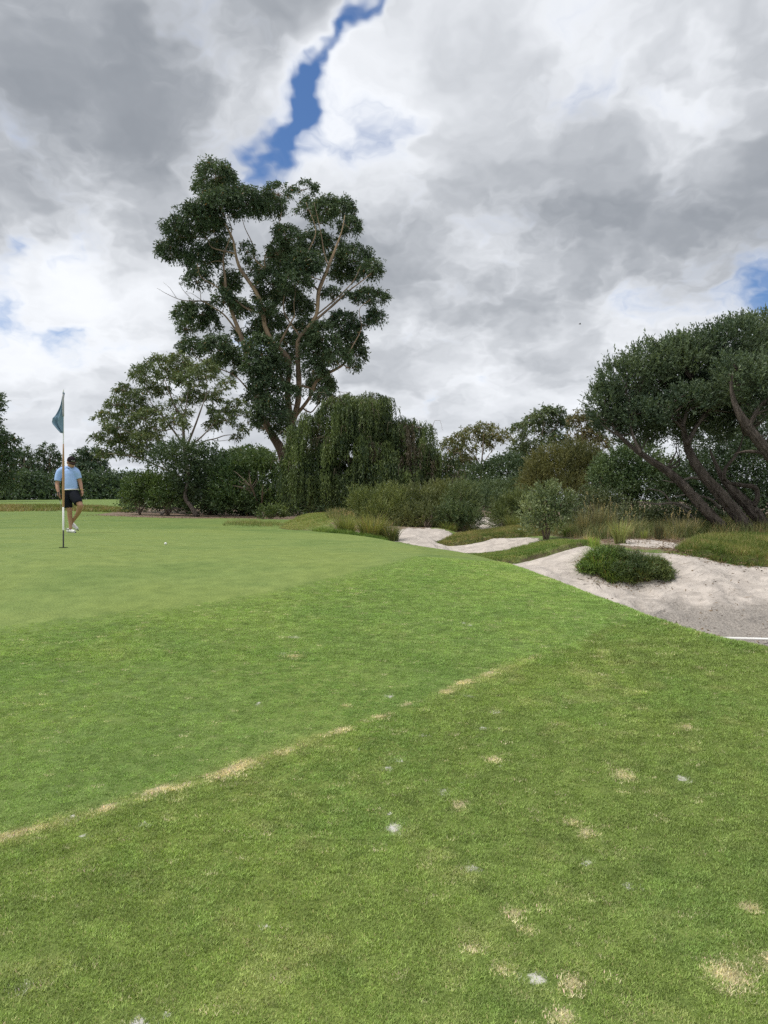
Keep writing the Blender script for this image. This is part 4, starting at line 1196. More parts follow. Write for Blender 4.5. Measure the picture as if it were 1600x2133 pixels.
# ------------------------------------------------------------------ weeping tree
def weeping(seed):
    g = np.random.default_rng(seed)
    cv = conv(560, 780, 3.636)
    Y0 = 30.0
    pm = Y0 / F / 3.636
    lobes = [(560, 320, 230, 180, 1.0), (690, 290, 170, 160, 1.0), (810, 270, 130, 150, 1.0), (930, 420, 140, 150, 1.0), (310, 470, 190, 190, 1.0), (1090, 470, 160, 140, 1.0), (1270, 670, 150, 130, 1.0), (700, 560, 360, 220, 1.0), (290, 760, 215, 180, 1.1),
             (560, 800, 240, 180, 1.1), (900, 740, 320, 150, 1.0), (1380, 780, 70, 80, .8), (1080, 640, 220, 170, 1.0), (180, 640, 90, 150, .9)]
    crown = Crown(seed + 1)
    wood = Geo()
    c0 = P(*cv(640, 1050), Y0 + 0.4)
    foot = np.array([c0[0], c0[1], float(height(c0[0], c0[1]))])
    fork = foot + np.array([0.1, 0, 1.6])
    wood.tube([foot - np.array([0, 0, .05]), foot + np.array([.1, 0, .8]), fork], [0.24, 0.19, 0.17], 9, 0.2, ridge=0.15, seed=1)
    for (x, y, rx, ry, dn) in lobes:
        c = P(*cv(760 + (x - 760) * 0.93, y), Y0 + g.uniform(-0.2, 0.4))
        a, b = rx * pm * 0.84, ry * pm
        top = c + np.array([0, 0, b * 0.55])
        wood.tube([fork, (fork + top) / 2 + np.array([0, 0, 0.5]) + g.normal(0, .15, 3), top], [0.11, 0.07, 0.03], 6, 0.3, ridge=0.1, seed=2)
        nb = max(6, int(dn * 46.0 * a * b))
        db = sph(nb, g, -0.35)
        nb = len(db)
        pb = c + db * g.uniform(0.72, 1.0, (nb, 1)) * np.array([a, min(a, 1.9) * 0.9, b])
        tb = g.random(nb) ** 1.3
        P_, O_, T_ = [], [], []
        for i in range(nb):
            o = unit(db[i] * np.array([1, 1, 0]) + g.normal(0, 0.35, 3) * np.array([1, 1, 0]))
            sidev = np.array([-o[1], o[0], 0])
            m = 15
            f = g.random(m)
            bl = g.uniform(0.35, 0.75)
            q = pb[i] + o * (f * bl)[:, None] + sidev * g.normal(0, 0.14, m)[:, None]
            q[:, 2] += 0.30 * bl * np.sin(f * math.pi) - 0.35 * bl * f ** 2
            P_.append(q); O_.append(np.tile(o, (m, 1))); T_.append(np.full(m, tb[i]))
        p = np.vstack(P_); out = np.vstack(O_); tbv = np.concatenate(T_)
        n = len(p)
        L = g.uniform(0.45, 1.25, n)
        gz = height(p[:, 0], p[:, 1], False)
        L = np.minimum(L, np.maximum(p[:, 2] - gz - 0.02, 0.15))
        k = 22
        t = (np.arange(k)[None] + g.random((n, k))) / k
        q = p[:, None] + out[:, None] * (0.10 * np.sqrt(t))[..., None]
        q[..., 2] -= L[:, None] * t ** 1.15
        q += g.normal(0, 0.022, q.shape)
        dd = np.tile([0, 0, -1.0], (n * k, 1)) + g.normal(0, 0.38, (n * k, 3))
        V, _ = leaves(q.reshape(-1, 3), dd, 0.135 * g.uniform(.7, 1.2, n * k), 0.036 * g.uniform(.7, 1.2, n * k), g)
        crown.V.append(V)
        per = np.repeat(np.clip(0.25 * g.random(n) + 0.85 * tbv, 0, 1), k)
        brown = np.repeat(tbv > 0.93, k)
        cc = tints(n * k, g, (0.018, 0.033, 0.016), (0.092, 0.122, 0.040), 0, per=per)
        cc[brown] = np.array((0.105, 0.090, 0.062))
        crown.C.append(cc)
        # bare arching twigs over the top
        for i in g.choice(n, max(3, n // 60)):
            o = out[i]
            s0 = p[i] - np.array([0, 0, 0.1])
            wood.tube([top, (top + s0) / 2 + g.normal(0, .05, 3), s0, s0 + o * .15 + np.array([0, 0, .28]), s0 + o * .38 + np.array([0, 0, .26]), s0 + o * .5 + np.array([0, 0, -.15])], [.022, .016, .012, .009, .007, .004], 3, 0.12, cap=False)
    root = thing('weeping_tree', "dark weeping tree with curtains of hanging foliage in the centre", 'tree', tuple(foot))
    child('trunk', wood.mesh('trunk'), M_STEM, root)
    child('crown', crown.mesh('crown'), M_LEAF, root)


weeping(81)

# ------------------------------------------------------------------ leaning tea trees at right
TL1, TL2 = (0.030, 0.050, 0.032), (0.092, 0.122, 0.070)
tea_kw = dict(style='shoot', dens=0.85, sprigL=0.30, bark=M_TEA, cat='tree', up=1.0, stem_r=0.032, auto_stems=26, ridge=0.20, inner=0.25, spread=0.38, stem_w=0.66)
shrub('leaning_tree', "leftmost leaning tea tree trunk, bending low to the left", [(1262, 850, 18, 38, 42), (1300, 800, 18, 52, 45), (1350, 770, 18, 55, 48), (1320, 860, 18.3, 65, 50), (1390, 820, 18.6, 60, 60), (1270, 890, 18.2, 30, 28), (1330, 905, 18.8, 50, 36), (1390, 890, 19, 50, 50), (1350, 870, 17.5, 44, 26)], (1512, 17.4), TL1, TL2, 91,
      stems=[([(1512, 1104, 32), (1465, 1058, 30), (1432, 1020, 26), (1395, 985, 24), (1350, 955, 19), (1315, 930, 13), (1285, 900, 8), (1265, 860, 5)], 0.6), ([(1335, 945, 10), (1318, 905, 7), (1310, 860, 4)], 0.3), ([(1300, 915, 7), (1275, 900, 5), (1250, 880, 3)], -0.2)], **tea_kw)
shrub('leaning_tree', "thick forked tea tree trunk rising left of the far right trunk", [(1420, 760, 18, 60, 50), (1470, 740, 18, 60, 50), (1530, 720, 18, 60, 50), (1440, 830, 18.6, 60, 50), (1500, 810, 18.2, 60, 55), (1550, 780, 18, 60, 50), (1545, 690, 18, 25, 25), (1400, 740, 18, 35, 25), (1460, 890, 19.2, 60, 44), (1520, 870, 19.2, 50, 40), (1440, 840, 17.3, 46, 30), (1490, 830, 17.4, 40, 30)], (1562, 17.6), TL1, TL2, 92,
      stems=[([(1562, 1106, 40), (1525, 1060, 36), (1490, 1018, 33), (1462, 985, 28), (1440, 950, 24), (1428, 915, 20), (1420, 880, 15), (1400, 840, 8), (1385, 800, 5)], 0.5), ([(1432, 925, 16), (1450, 890, 12), (1475, 850, 8), (1500, 800, 4)], 0.5), ([(1422, 890, 10), (1432, 850, 8), (1440, 790, 4)], 0.3), ([(1428, 900, 9), (1400, 870, 6), (1370, 840, 4)], -0.3)], **tea_kw)
shrub('leaning_tree', "twisted tea tree trunk with crooked side limb at the right edge", [(1600, 760, 18.6, 60, 60), (1640, 720, 18.6, 60, 60), (1590, 690, 18.6, 40, 30), (1680, 780, 18.6, 60, 70), (1560, 840, 18.9, 60, 40)], (1598, 17.9), TL1, TL2, 93,
      stems=[([(1600, 1106, 40), (1562, 1058, 32), (1530, 1025, 26), (1508, 1000, 18), (1495, 975, 12), (1484, 950, 8), (1478, 930, 5)], 0.4), ([(1508, 1000, 12), (1512, 975, 10), (1535, 945, 8), (1550, 905, 5)], 0.3), ([(1570, 1055, 16), (1578, 1035, 15), (1572, 1015, 15), (1540, 1010, 14), (1515, 1005, 10)], 0.1)], **tea_kw)
shrub('leaning_tree', "reddish upper trunk leaning in from beyond the right picture edge", [(1610, 860, 16.6, 50, 30), (1570, 800, 16.4, 45, 40), (1640, 800, 16.4, 50, 60), (1530, 780, 16.5, 30, 34)], (1735, 16.2), TL1, TL2, 94,
      stems=[([(1735, 1110, 50), (1690, 1040, 45), (1640, 985, 40), (1602, 945, 34), (1570, 905, 30), (1545, 870, 24), (1530, 838, 16), (1524, 800, 10), (1530, 760, 5)], 0.1), ([(1560, 890, 14), (1580, 850, 10), (1600, 830, 6), (1640, 800, 4)], 0.2), ([(1600, 945, 12), (1560, 940, 9), (1530, 945, 5)], 0.3)], **tea_kw)
shrub('understorey_shrub', "dark understorey shrub behind the leaning trunks", [(1480, 1010, 22, 70, 60), (1560, 1000, 22, 70, 70), (1420, 1030, 22.5, 60, 45), (1620, 1030, 22, 60, 60), (1530, 1060, 21.5, 80, 36), (1500, 930, 23, 70, 50), (1590, 920, 23, 60, 50)], (1520, 21.8), (0.018, 0.034, 0.018), (0.045, 0.068, 0.032), 95,
      dens=0.7, leafL=0.09, leafW=0.03, sprigL=0.4, k=10)
shrub('heath_shrub', "leafy green shrub left of the leaning trunks", [(1290, 980, 24, 48, 42), (1330, 960, 24, 46, 36), (1350, 1010, 23.5, 56, 44), (1290, 1030, 23.5, 44, 34), (1390, 1000, 23.8, 40, 40), (1260, 1000, 23.6, 28, 36)], (1310, 23.2), (0.034, 0.060, 0.028), (0.090, 0.125, 0.055), 96, dens=0.85, leafL=0.07, leafW=0.022, sprigL=0.30, k=11, up=0.5)

# ------------------------------------------------------------------ heath shrubs of the middle ground
shrub('heath_shrub', "wide olive-brown feathery shrub in front of the distant gums", [(1150, 985, 30, 52, 46), (1200, 965, 30.4, 50, 34), (1230, 1000, 30, 40, 46), (1120, 1010, 29.6, 34, 34), (1180, 1025, 29.5, 60, 30)], (1175, 29.4), (0.052, 0.060, 0.024), (0.118, 0.118, 0.048), 101, style='fine', dens=1.0, leafL=0.07, leafW=0.012, sprigL=0.42, k=14, up=0.9, spread=0.3)
shrub('heath_shrub', "dark green bank of shrub below the distant gums", [(1000, 1000, 44, 50, 30), (1060, 985, 44, 50, 32), (1110, 1000, 43, 40, 34), (1030, 1025, 43, 66, 24), (960, 1020, 43, 40, 26)], (1040, 42.5), (0.030, 0.052, 0.026), (0.072, 0.100, 0.044), 102, dens=0.9, leafL=0.13, leafW=0.04, sprigL=0.5, k=10)
shrub('heath_shrub', "grey-green bushy shrub above the sandy path", [(1030, 1035, 31, 46, 26), (1075, 1030, 31, 36, 28), (1000, 1050, 30, 40, 22), (1050, 1055, 30, 40, 22)], (1035, 29.6), (0.036, 0.062, 0.034), (0.090, 0.120, 0.062), 103, style='fine', dens=1.0, leafL=0.08, leafW=0.018, sprigL=0.34, k=12, up=0.8, spread=0.4)
shrub('heath_shrub', "fine olive heath shrub at the weeping tree's right foot", [(768, 1056, 23.2, 34, 26), (812, 1050, 23.5, 32, 30), (790, 1078, 22.8, 46, 24), (745, 1040, 23.4, 12, 14), (838, 1062, 23, 18, 22)], (795, 22.8), (0.060, 0.082, 0.028), (0.160, 0.180, 0.068), 104, style='fine', dens=1.1, leafL=0.05, leafW=0.009, sprigL=0.34, k=16, up=1.0, spread=0.3)
shrub('heath_shrub', "broad heath shrub in the middle, left of the sandy path", [(862, 1056, 23.4, 34, 32), (898, 1066, 23, 32, 28), (928, 1046, 23.6, 30, 34), (880, 1084, 22.4, 56, 22), (905, 1036, 24, 18, 20)], (890, 22.3), (0.048, 0.062, 0.026), (0.112, 0.125, 0.050), 105, style='fine', dens=1.1, leafL=0.05, leafW=0.009, sprigL=0.34, k=16, up=1.0, spread=0.3)
shrub('heath_shrub', "greener shrub with pale upright tips beside the sandy path", [(965, 1050, 22.6, 32, 40), (945, 1080, 22, 30, 26), (975, 1085, 22, 26, 22)], (958, 22), (0.040, 0.066, 0.030), (0.115, 0.140, 0.065), 106, style='fine', dens=1.1, leafL=0.055, leafW=0.011, sprigL=0.32, k=14, up=1.0, spread=0.35)
shrub('heath_shrub', "round grassy shrub right of the sandy path", [(1060, 1075, 24, 34, 32), (1085, 1062, 24, 28, 30), (1045, 1090, 23.4, 22, 18)], (1062, 23.3), (0.044, 0.066, 0.028), (0.112, 0.135, 0.055), 107, style='fine', dens=1.1, leafL=0.06, leafW=0.010, sprigL=0.34, k=14, up=0.9, spread=0.3)
shrub('small_tree', "small upright tree with silvery green tips beside the grass tongue", [(1108, 1062, 17, 20, 17), (1128, 1042, 17.1, 20, 19), (1150, 1036, 17, 18, 18), (1172, 1052, 17, 18, 17), (1140, 1066, 16.8, 24, 18), (1162, 1075, 16.9, 18, 13), (1115, 1084, 16.8, 18, 13), (1136, 1090, 16.9, 16, 12), (1112, 1104, 16.7, 15, 11), (1158, 1102, 16.7, 16, 11)], (1138, 16.8), (0.050, 0.075, 0.036), (0.165, 0.195, 0.105), 108, style='tea', dens=0.9, sprigL=0.26, up=1.1, spread=0.35, cat='tree',
      stems=[([(1134, 1124, 5), (1129, 1100, 4), (1120, 1078, 3), (1108, 1062, 2)], 0.1), ([(1141, 1124, 5), (1148, 1095, 4), (1160, 1065, 3), (1172, 1050, 2)], 0.1), ([(1138, 1124, 5), (1138, 1090, 4), (1136, 1050, 3)], 0)])
shrub('heath_shrub', "dusky low shrub behind the reeds", [(1225, 1060, 21, 36, 30), (1265, 1065, 21, 30, 30), (1195, 1085, 20.4, 24, 22), (1310, 1085, 20.2, 40, 26), (1360, 1088, 20.0, 40, 24), (1230, 1095, 19.2, 40, 18), (1290, 1098, 19.0, 40, 16)], (1260, 20.2), (0.034, 0.050, 0.026), (0.085, 0.100, 0.050), 109, dens=0.9, leafL=0.06, leafW=0.012, sprigL=0.32, k=12, up=0.9)
shrub('heath_shrub', "low dark shrub in front of the leaning trunks", [(1400, 1085, 19.6, 40, 24), (1450, 1088, 19.2, 40, 18)], (1420, 19.2), (0.026, 0.042, 0.022), (0.066, 0.082, 0.042), 110, dens=0.8, leafL=0.06, leafW=0.014, sprigL=0.3, k=11, up=0.7)

# the tangle of dead limbs among the right-hand trunks
dw = Geo()
for lb in ([(1440, 1062, 6), (1410, 1048, 5), (1370, 1050, 4), (1330, 1045, 2)], [(1470, 1000, 8), (1440, 995, 6), (1410, 1005, 4), (1380, 1000, 2)], [(1400, 1050, 4), (1380, 1025, 3), (1350, 1018, 1.5)], [(1500, 1060, 7), (1480, 1040, 5), (1440, 1030, 4), (1400, 1035, 2)], [(1455, 1090, 4), (1430, 1065, 3), (1390, 1040, 1.5)]):
    dw.tube([P(x, y, 18.4) for x, y, w in lb], [w * 18.4 / F / 2 for x, y, w in lb], 6, 0.1, ridge=0.1)
r_ = thing('dead_branch', "tangle of grey dead branches low among the leaning trunks", 'branch', tuple(P(1455, 1092, 18.4)))
child('wood', dw.mesh('wood'), M_DEAD, r_)
lg = Geo()
lp = [ground_at(332, 1072, 20), ground_at(352, 1068, 20), ground_at(364, 1066, 20)]
b0 = np.array(ground_at(334, 1074, 15, 40))
lg.tube([b0 + np.array([0, 0, .05]), b0 + np.array([.30, .1, .22]), b0 + np.array([.62, .2, .34]), b0 + np.array([.9, .3, .30])], [.07, .08, .06, .03], 8, 0.08, ridge=0.15)
lg.tube([b0 + np.array([.5, .2, .30]), b0 + np.array([.8, .3, .1]), b0 + np.array([1.3, .3, .05])], [.04, .03, .015], 6, 0.08)
r_ = thing('fallen_branch', "fallen grey branch lying on the litter left of the tea tree trunk", 'branch', tuple(b0))
child('wood', lg.mesh('wood'), M_DEAD, r_)

# ================================================================== grass cover
def scatter(name, label, pts_, tint, scale, tuft_V, tuft_Q, tuft_c, normal_tilt=None):
    """one grass object: a small tuft set at every point by geometry nodes; tint multiplies the tuft's own blade colours"""
    tm = mk_mesh(name + "_tuft", tuft_V, tuft_Q, fcol=tuft_c)
    tm.materials.append(M_TURF)
    to = bpy.data.objects.new(name + "_tuft", tm)          # source mesh only, not placed in the scene
    n = len(pts_)
    me = bpy.data.meshes.new(name)
    me.vertices.add(n)
    me.vertices.foreach_set("co", np.asarray(pts_, np.float32).ravel())
    g = np.random.default_rng(n)
    at = me.attributes.new("scl", 'FLOAT', 'POINT'); at.data.foreach_set("value", np.asarray(scale, np.float32))
    at = me.attributes.new("rot", 'FLOAT', 'POINT'); at.data.foreach_set("value", g.uniform(0, 6.283, n).astype(np.float32))
    at = me.attributes.new("grass_tint", 'FLOAT_VECTOR', 'POINT'); at.data.foreach_set("vector", np.asarray(tint, np.float32).ravel())
    o = obj(name, me)
    tag(o, label, kind='stuff')
    ng = bpy.data.node_groups.new(name + "_nodes", 'GeometryNodeTree')
    ng.interface.new_socket("Geometry", in_out='INPUT', socket_type='NodeSocketGeometry')
    ng.interface.new_socket("Geometry", in_out='OUTPUT', socket_type='NodeSocketGeometry')
    gi, go = ng.nodes.new('NodeGroupInput'), ng.nodes.new('NodeGroupOutput')
    oi = ng.nodes.new('GeometryNodeObjectInfo'); oi.inputs['Object'].default_value = to
    ip = ng.nodes.new('GeometryNodeInstanceOnPoints')
    a1 = ng.nodes.new('GeometryNodeInputNamedAttribute'); a1.data_type = 'FLOAT'; a1.inputs['Name'].default_value = "scl"
    a2 = ng.nodes.new('GeometryNodeInputNamedAttribute'); a2.data_type = 'FLOAT'; a2.inputs['Name'].default_value = "rot"
    cx = ng.nodes.new('ShaderNodeCombineXYZ')
    L = ng.links.new
    L(gi.outputs[0], ip.inputs['Points'])
    L(oi.outputs['Geometry'], ip.inputs['Instance'])
    L(a2.outputs[0], cx.inputs[2])
    L(cx.outputs[0], ip.inputs['Rotation'])
    L(a1.outputs[0], ip.inputs['Scale'])
    L(ip.outputs[0], go.inputs[0])
    md = o.modifiers.new("grass", 'NODES')
    md.node_group = ng
    return o


M_TURF = bpy.data.materials.new("turf_blade")
M_TURF.use_nodes = True
_g = NT(M_TURF.node_tree)
_b = M_TURF.node_tree.nodes["Principled BSDF"]
_c = _g.mix(1.0, _g.attr('tint', out='Color'), _g.attr('grass_tint', 'INSTANCER', 'Color'), 'MULTIPLY')
M_TURF.node_tree.links.new(_c, _b.inputs['Base Color'])
_b.inputs['Roughness'].default_value = 0.6
_b.inputs['Specular IOR Level'].default_value = 0.2
_t = _g.n('ShaderNodeBsdfTranslucent', Color=_g.mix(1.0, _c, (1.1, 1.15, 0.6), 'MULTIPLY'))
_m = _g.n('ShaderNodeMixShader', Fac=0.3)
M_TURF.node_tree.links.new(_b.outputs[0], _m.inputs[1])
M_TURF.node_tree.links.new(_t.outputs[0], _m.inputs[2])
M_TURF.node_tree.links.new(_m.outputs[0], M_TURF.node_tree.nodes["Material Output"].inputs[0])


def make_tuft(n, rad, L, w, lean, seed, straw=0.05):
    g = np.random.default_rng(seed)
    a = g.uniform(0, 2 * math.pi, n)
    r = np.sqrt(g.random(n)) * rad
    base = np.stack([r * np.cos(a), r * np.sin(a), np.full(n, -0.002)], 1)
    V, Q = blades(base, g.uniform(0, 2 * math.pi, n), L * g.uniform(0.5, 1.2, n), lean * g.uniform(0.2, 1.1, n), g.uniform(0.0, 0.35, n), w * g.uniform(0.7, 1.2, n), g, 2)
    c = g.uniform(0.72, 1.28, (n, 1)) * np.array([[1, 1, 1]])
    s = g.random(n) < straw
    c[s] = np.array((1.7, 1.25, 1.8)) * g.uniform(0.8, 1.2, (s.sum(), 1))
    return V, Q, np.repeat(c, 2, 0)


def turf_colour(X, Y, g):
    n = len(X)
    md1 = seg_dist(X, Y, MOW)
    md1 = np.where(in_poly(X, Y, ROUGH_SIDE), md1, -md1)
    rf = sstep(md1 + (fbm(X, Y, 5, 2) - 0.5) * 0.16, -0.05, 0.05)[:, None]
    c = np.array((0.156, 0.216, 0.070)) * (1 - rf) * (1 + 0.05 * sstep(X, -0.2, 2.0))[:, None] + np.array((0.154, 0.202, 0.062)) * rf * (1 - 0.10 * sstep(X, -0.2, 1.6))[:, None]
    a = fbm(X, Y, 0.9, 4)[:, None]
    b = fbm(X + 30, Y + 11, 2.6, 4)[:, None]
    e = fbm(X + 5, Y - 40, 9.0, 3)[:, None]
    c = c * (1 - sstep(a, 0.48, 0.70) * 0.22) + np.array((0.205, 0.255, 0.068)) * sstep(a, 0.48, 0.70) * 0.22
    c = c * (1 - sstep(b, 0.50, 0.72) * 0.35) + np.array((0.105, 0.175, 0.050)) * sstep(b, 0.50, 0.72) * 0.35
    st = sstep(e + (a - 0.5) * 0.5, 0.62, 0.78) * 0.26 * (0.35 + 0.65 * rf)
    c = c * (1 - st) + np.array((0.32, 0.30, 0.160)) * st
    c *= 0.80 + 0.40 * fbm(X - 9, Y + 77, 22, 2)[:, None]
    s1_ = sstep(spots(X, Y, 1)[:, None] + g.normal(0, 0.22, (n, 1)), 0.38, 0.60)
    c = c * (1 - s1_) + np.array((0.375, 0.34, 0.225)) * s1_
    line = np.exp(-(md1 / 0.055) ** 2)[:, None] * sstep(fbm(X, Y, 1.6, 3), 0.48, 0.68)[:, None] * 0.40 * (X < 2.2)[:, None]
    line = line * (0.4 + 0.9 * g.random((n, 1)))
    line = np.clip(line, 0, 1)
    c = c * (1 - line) + np.array((0.37, 0.32, 0.18)) * line
    s0_ = sstep(spots(X, Y, 0)[:, None] + g.normal(0, 0.08, (n, 1)), 0.40, 0.6) * 0.6
    c = c * (1 - s0_) + np.array((0.33, 0.32, 0.30)) * s0_
    return c * g.uniform(0.66, 1.34, (n, 1)) * 2.25, s0_[:, 0], md1


def turf_points(y0, y1, dens, g, half):
    out = []
    y = y0
    while y < y1:
        dy = 0.25
        w = half * (y + dy) + 1.6
        m = g.poisson(dens * 2 * w * dy)
        out.append(np.stack([g.uniform(-w, w, m), g.uniform(y, y + dy, m)], 1))
        y += dy
    return np.vstack(out)


g5 = np.random.default_rng(55)
pp = np.vstack([turf_points(1.75, 3.2, 2600, g5, 0.60), turf_points(3.2, 5.0, 2400, g5, 0.58), turf_points(5.0, 9.5, 1700, g5, 0.56)])
X, Y = pp[:, 0], pp[:, 1]
b_in = in_poly(X, Y, b_side)
rd = seg_dist(X, Y, ridge_line)
sdv = sand_sd(X, Y)
gdv = sdf(X, Y, GREEN)
keep = (gdv < 0.0) & (sdv < -0.02) & ~(b_in & (rd > 0.9))
tc_, s0v, mdv = turf_colour(X, Y, g5)
keep &= g5.random(len(X)) > s0v * 1.1
X, Y, tc_, mdv, rdk, bk = X[keep], Y[keep], tc_[keep], mdv[keep], rd[keep], b_in[keep]
Z = height(X, Y)
scl = np.where(mdv > 0, 1.0, 0.75) * (0.85 + 0.3 * g5.random(len(X))) * np.where(Y > 5, 1.25, 1.0)
rimf = np.where((rdk < 0.35) & (Y > 5), 1.0, 0.0)
scl = scl * (1 + 0.5 * rimf * bk) * g5.uniform(0.75, 1.3, len(scl))
scl = scl * (0.45 + 0.55 * sstep(-gdv[keep], 0.0, 0.45))
V_, Q_, c_ = make_tuft(68, 0.036, 0.0115, 0.0025, 0.9, 5)
scatter('grass', "short mown grass covering the foreground turf and collar", np.stack([X, Y, Z], 1), tc_, scl, V_, Q_, c_)


# unmown grass on banks and lips
def rough_grass(name, label, poly, dens, L, w, cols, seed, edge=None, per=24, tuft_r=0.07, lean=0.8, extra=0.0, sc=(0.7, 1.25), tall=None):
    g = np.random.default_rng(seed)
    pa = np.asarray(poly)
    lo, hi = pa.min(0), pa.max(0)
    hi = np.minimum(hi, (14, 400)); lo = np.maximum(lo, (-40, 0))
    n = int(dens * (hi[0] - lo[0]) * (hi[1] - lo[1]))
    x, y = g.uniform(lo[0], hi[0], n), g.uniform(lo[1], hi[1], n)
    d = sdf(x, y, poly)
    k = (d > -extra) & (np.abs(x) < 0.62 * y + 1)
    if edge is not None:
        k &= (d < edge) | (g.random(n) < 0.12)
    x, y, d = x[k], y[k], d[k]
    n = len(x)
    t = np.clip(fbm(x, y, 1.7, 3) + g.normal(0, 0.10, n), 0, 1)
    t = sstep(t, 0.3, 0.7)[:, None]
    c = np.array(cols[0]) * (1 - t) + np.array(cols[1]) * t
    if len(cols) > 2:
        br = (g.random(n) < cols[3])[:, None]
        c = np.where(br, np.array(cols[2]), c)
    s = g.uniform(sc[0], sc[1], n)
    V, Q, cc = make_tuft(per, tuft_r, L, w, lean, seed, 0.10)
    return scatter(name, label, np.stack([x, y, height(x, y)], 1), c, s, V, Q, cc)


GR1, GR2, STR = (0.13, 0.195, 0.046), (0.32, 0.33, 0.11), (0.46, 0.36, 0.18)
rough_grass('bank_grass', "long grass on the bank above the right-hand sand face", BANK, 520, 0.12, 0.006, (GR1, GR2, STR, 0.12), 201, extra=0.10, per=20)
rough_grass('tongue_grass', "tufted grass on the tongue between the bunkers", TONGUE, 520, 0.055, 0.006, ((0.14, 0.22, 0.050), (0.28, 0.34, 0.10), STR, 0.05), 202, extra=0.06, per=20)
rough_grass('island_grass', "yellowish grass on the island of the farther bunker", ISLAND, 480, 0.09, 0.007, ((0.15, 0.205, 0.055), (0.36, 0.35, 0.13), STR, 0.14), 203, extra=0.06, per=20)
rough_grass('mound_grass', "short grass on the mound behind the green", MOUND, 170, 0.045, 0.007, ((0.20, 0.26, 0.068), (0.31, 0.34, 0.12)), 204, per=20, tuft_r=0.09)
rough_grass('tall_rough_grass', "tawny unmown grass along the low rise across the fairway", TALL_ROUGH, 14, 0.20, 0.035, ((0.18, 0.235, 0.07), (0.34, 0.285, 0.135)), 205, per=22, tuft_r=0.35)
rough_grass('tuft_grass', "thin grass straggling before the mound", smooth_line(plan([(470, 22.5), (560, 22), (590, 23), (560, 25), (480, 25), (470, 22.5)])), 40, 0.14, 0.008, ((0.16, 0.21, 0.06), (0.30, 0.31, 0.12)), 206, per=12, tuft_r=0.10)
rough_grass('verge_grass', "bright grass verge below the tussocks behind the green", smooth_line(plan([(650, 18.9), (700, 17.6), (770, 16.4), (805, 15.9), (800, 16.6), (740, 18.2), (680, 19.4), (650, 18.9)])), 320, 0.13, 0.006, ((0.11, 0.19, 0.038), (0.22, 0.30, 0.075)), 207, per=20)

HEATH_NEAR = smooth_line(plan([(1150, 18.2), (1200, 16.4), (1235, 15.2), (1290, 15.4), (1420, 15.6), (1450, 16.2), (1600, 16.6), (1900, 17), (1900, 24), (1500, 24), (1300, 24), (1120, 24), (1100, 22.4), (1150, 18.2)]))
rough_grass('heath_grass', "wispy olive and straw grass between the rushes and under the leaning trees", HEATH_NEAR, 42, 0.34, 0.007, ((0.085, 0.120, 0.040), (0.20, 0.21, 0.09), STR, 0.10), 208, per=22, tuft_r=0.13, lean=0.7)
HEATH_MID = smooth_line(plan([(700, 20.6), (800, 20), (820, 22.5), (960, 22), (985, 23), (960, 30), (760, 30), (690, 24), (700, 20.6)]))
rough_grass('heath_grass', "short olive grass at the feet of the middle heath shrubs", HEATH_MID, 26, 0.26, 0.009, ((0.09, 0.12, 0.04), (0.20, 0.20, 0.09), STR, 0.15), 209, per=20, tuft_r=0.15, lean=0.8)

# ------------------------------------------------------------------ tussocks, reeds and rushes
T1, T2 = (0.085, 0.120, 0.034), (0.230, 0.235, 0.085)
tussock('tussock', "left arching yellow-green tussock on the green's far corner", 722, 1112, 18.4, 36, 58, 520, T1, T2, 301, lean=0.9, bw=0.010)
tussock('tussock', "right arching tussock beside the sand, largest of the two on the green's far corner", 775, 1124, 17.4, 50, 72, 760, (0.075, 0.105, 0.032), (0.215, 0.215, 0.080), 302, lean=0.95, bw=0.010, straw=0.14)
tussock('tussock', "dark drooping tussock at the edge of the farther bunker", 815, 1128, 17.2, 32, 50, 460, (0.050, 0.070, 0.026), (0.125, 0.140, 0.055), 303, lean=0.95, bw=0.010)
tussock('tussock', "grassy clump between the heath shrub and the farther bunker sand", 935, 1096, 21.6, 34, 26, 360, T1, (0.17, 0.19, 0.07), 304, lean=0.95, bw=0.010)
tussock('tussock', "grassy clump at the left of the sandy path", 985, 1098, 21.8, 24, 24, 300, (0.055, 0.085, 0.03), (0.15, 0.17, 0.06), 305, lean=0.9, bw=0.010)
tussock('tussock', "drooping green clump right of the sandy path", 1070, 1098, 22.2, 34, 44, 520, (0.06, 0.088, 0.03), (0.17, 0.19, 0.07), 306, lean=0.95, bw=0.011)
tussock('tussock', "bright green cushion of grass right of the small tree", 1185, 1112, 17.2, 22, 26, 420, (0.09, 0.15, 0.034), (0.21, 0.26, 0.075), 307, lean=0.6, droop=0.2, bw=0.007)
RU1, RU2 = (0.095, 0.105, 0.055), (0.24, 0.225, 0.125)
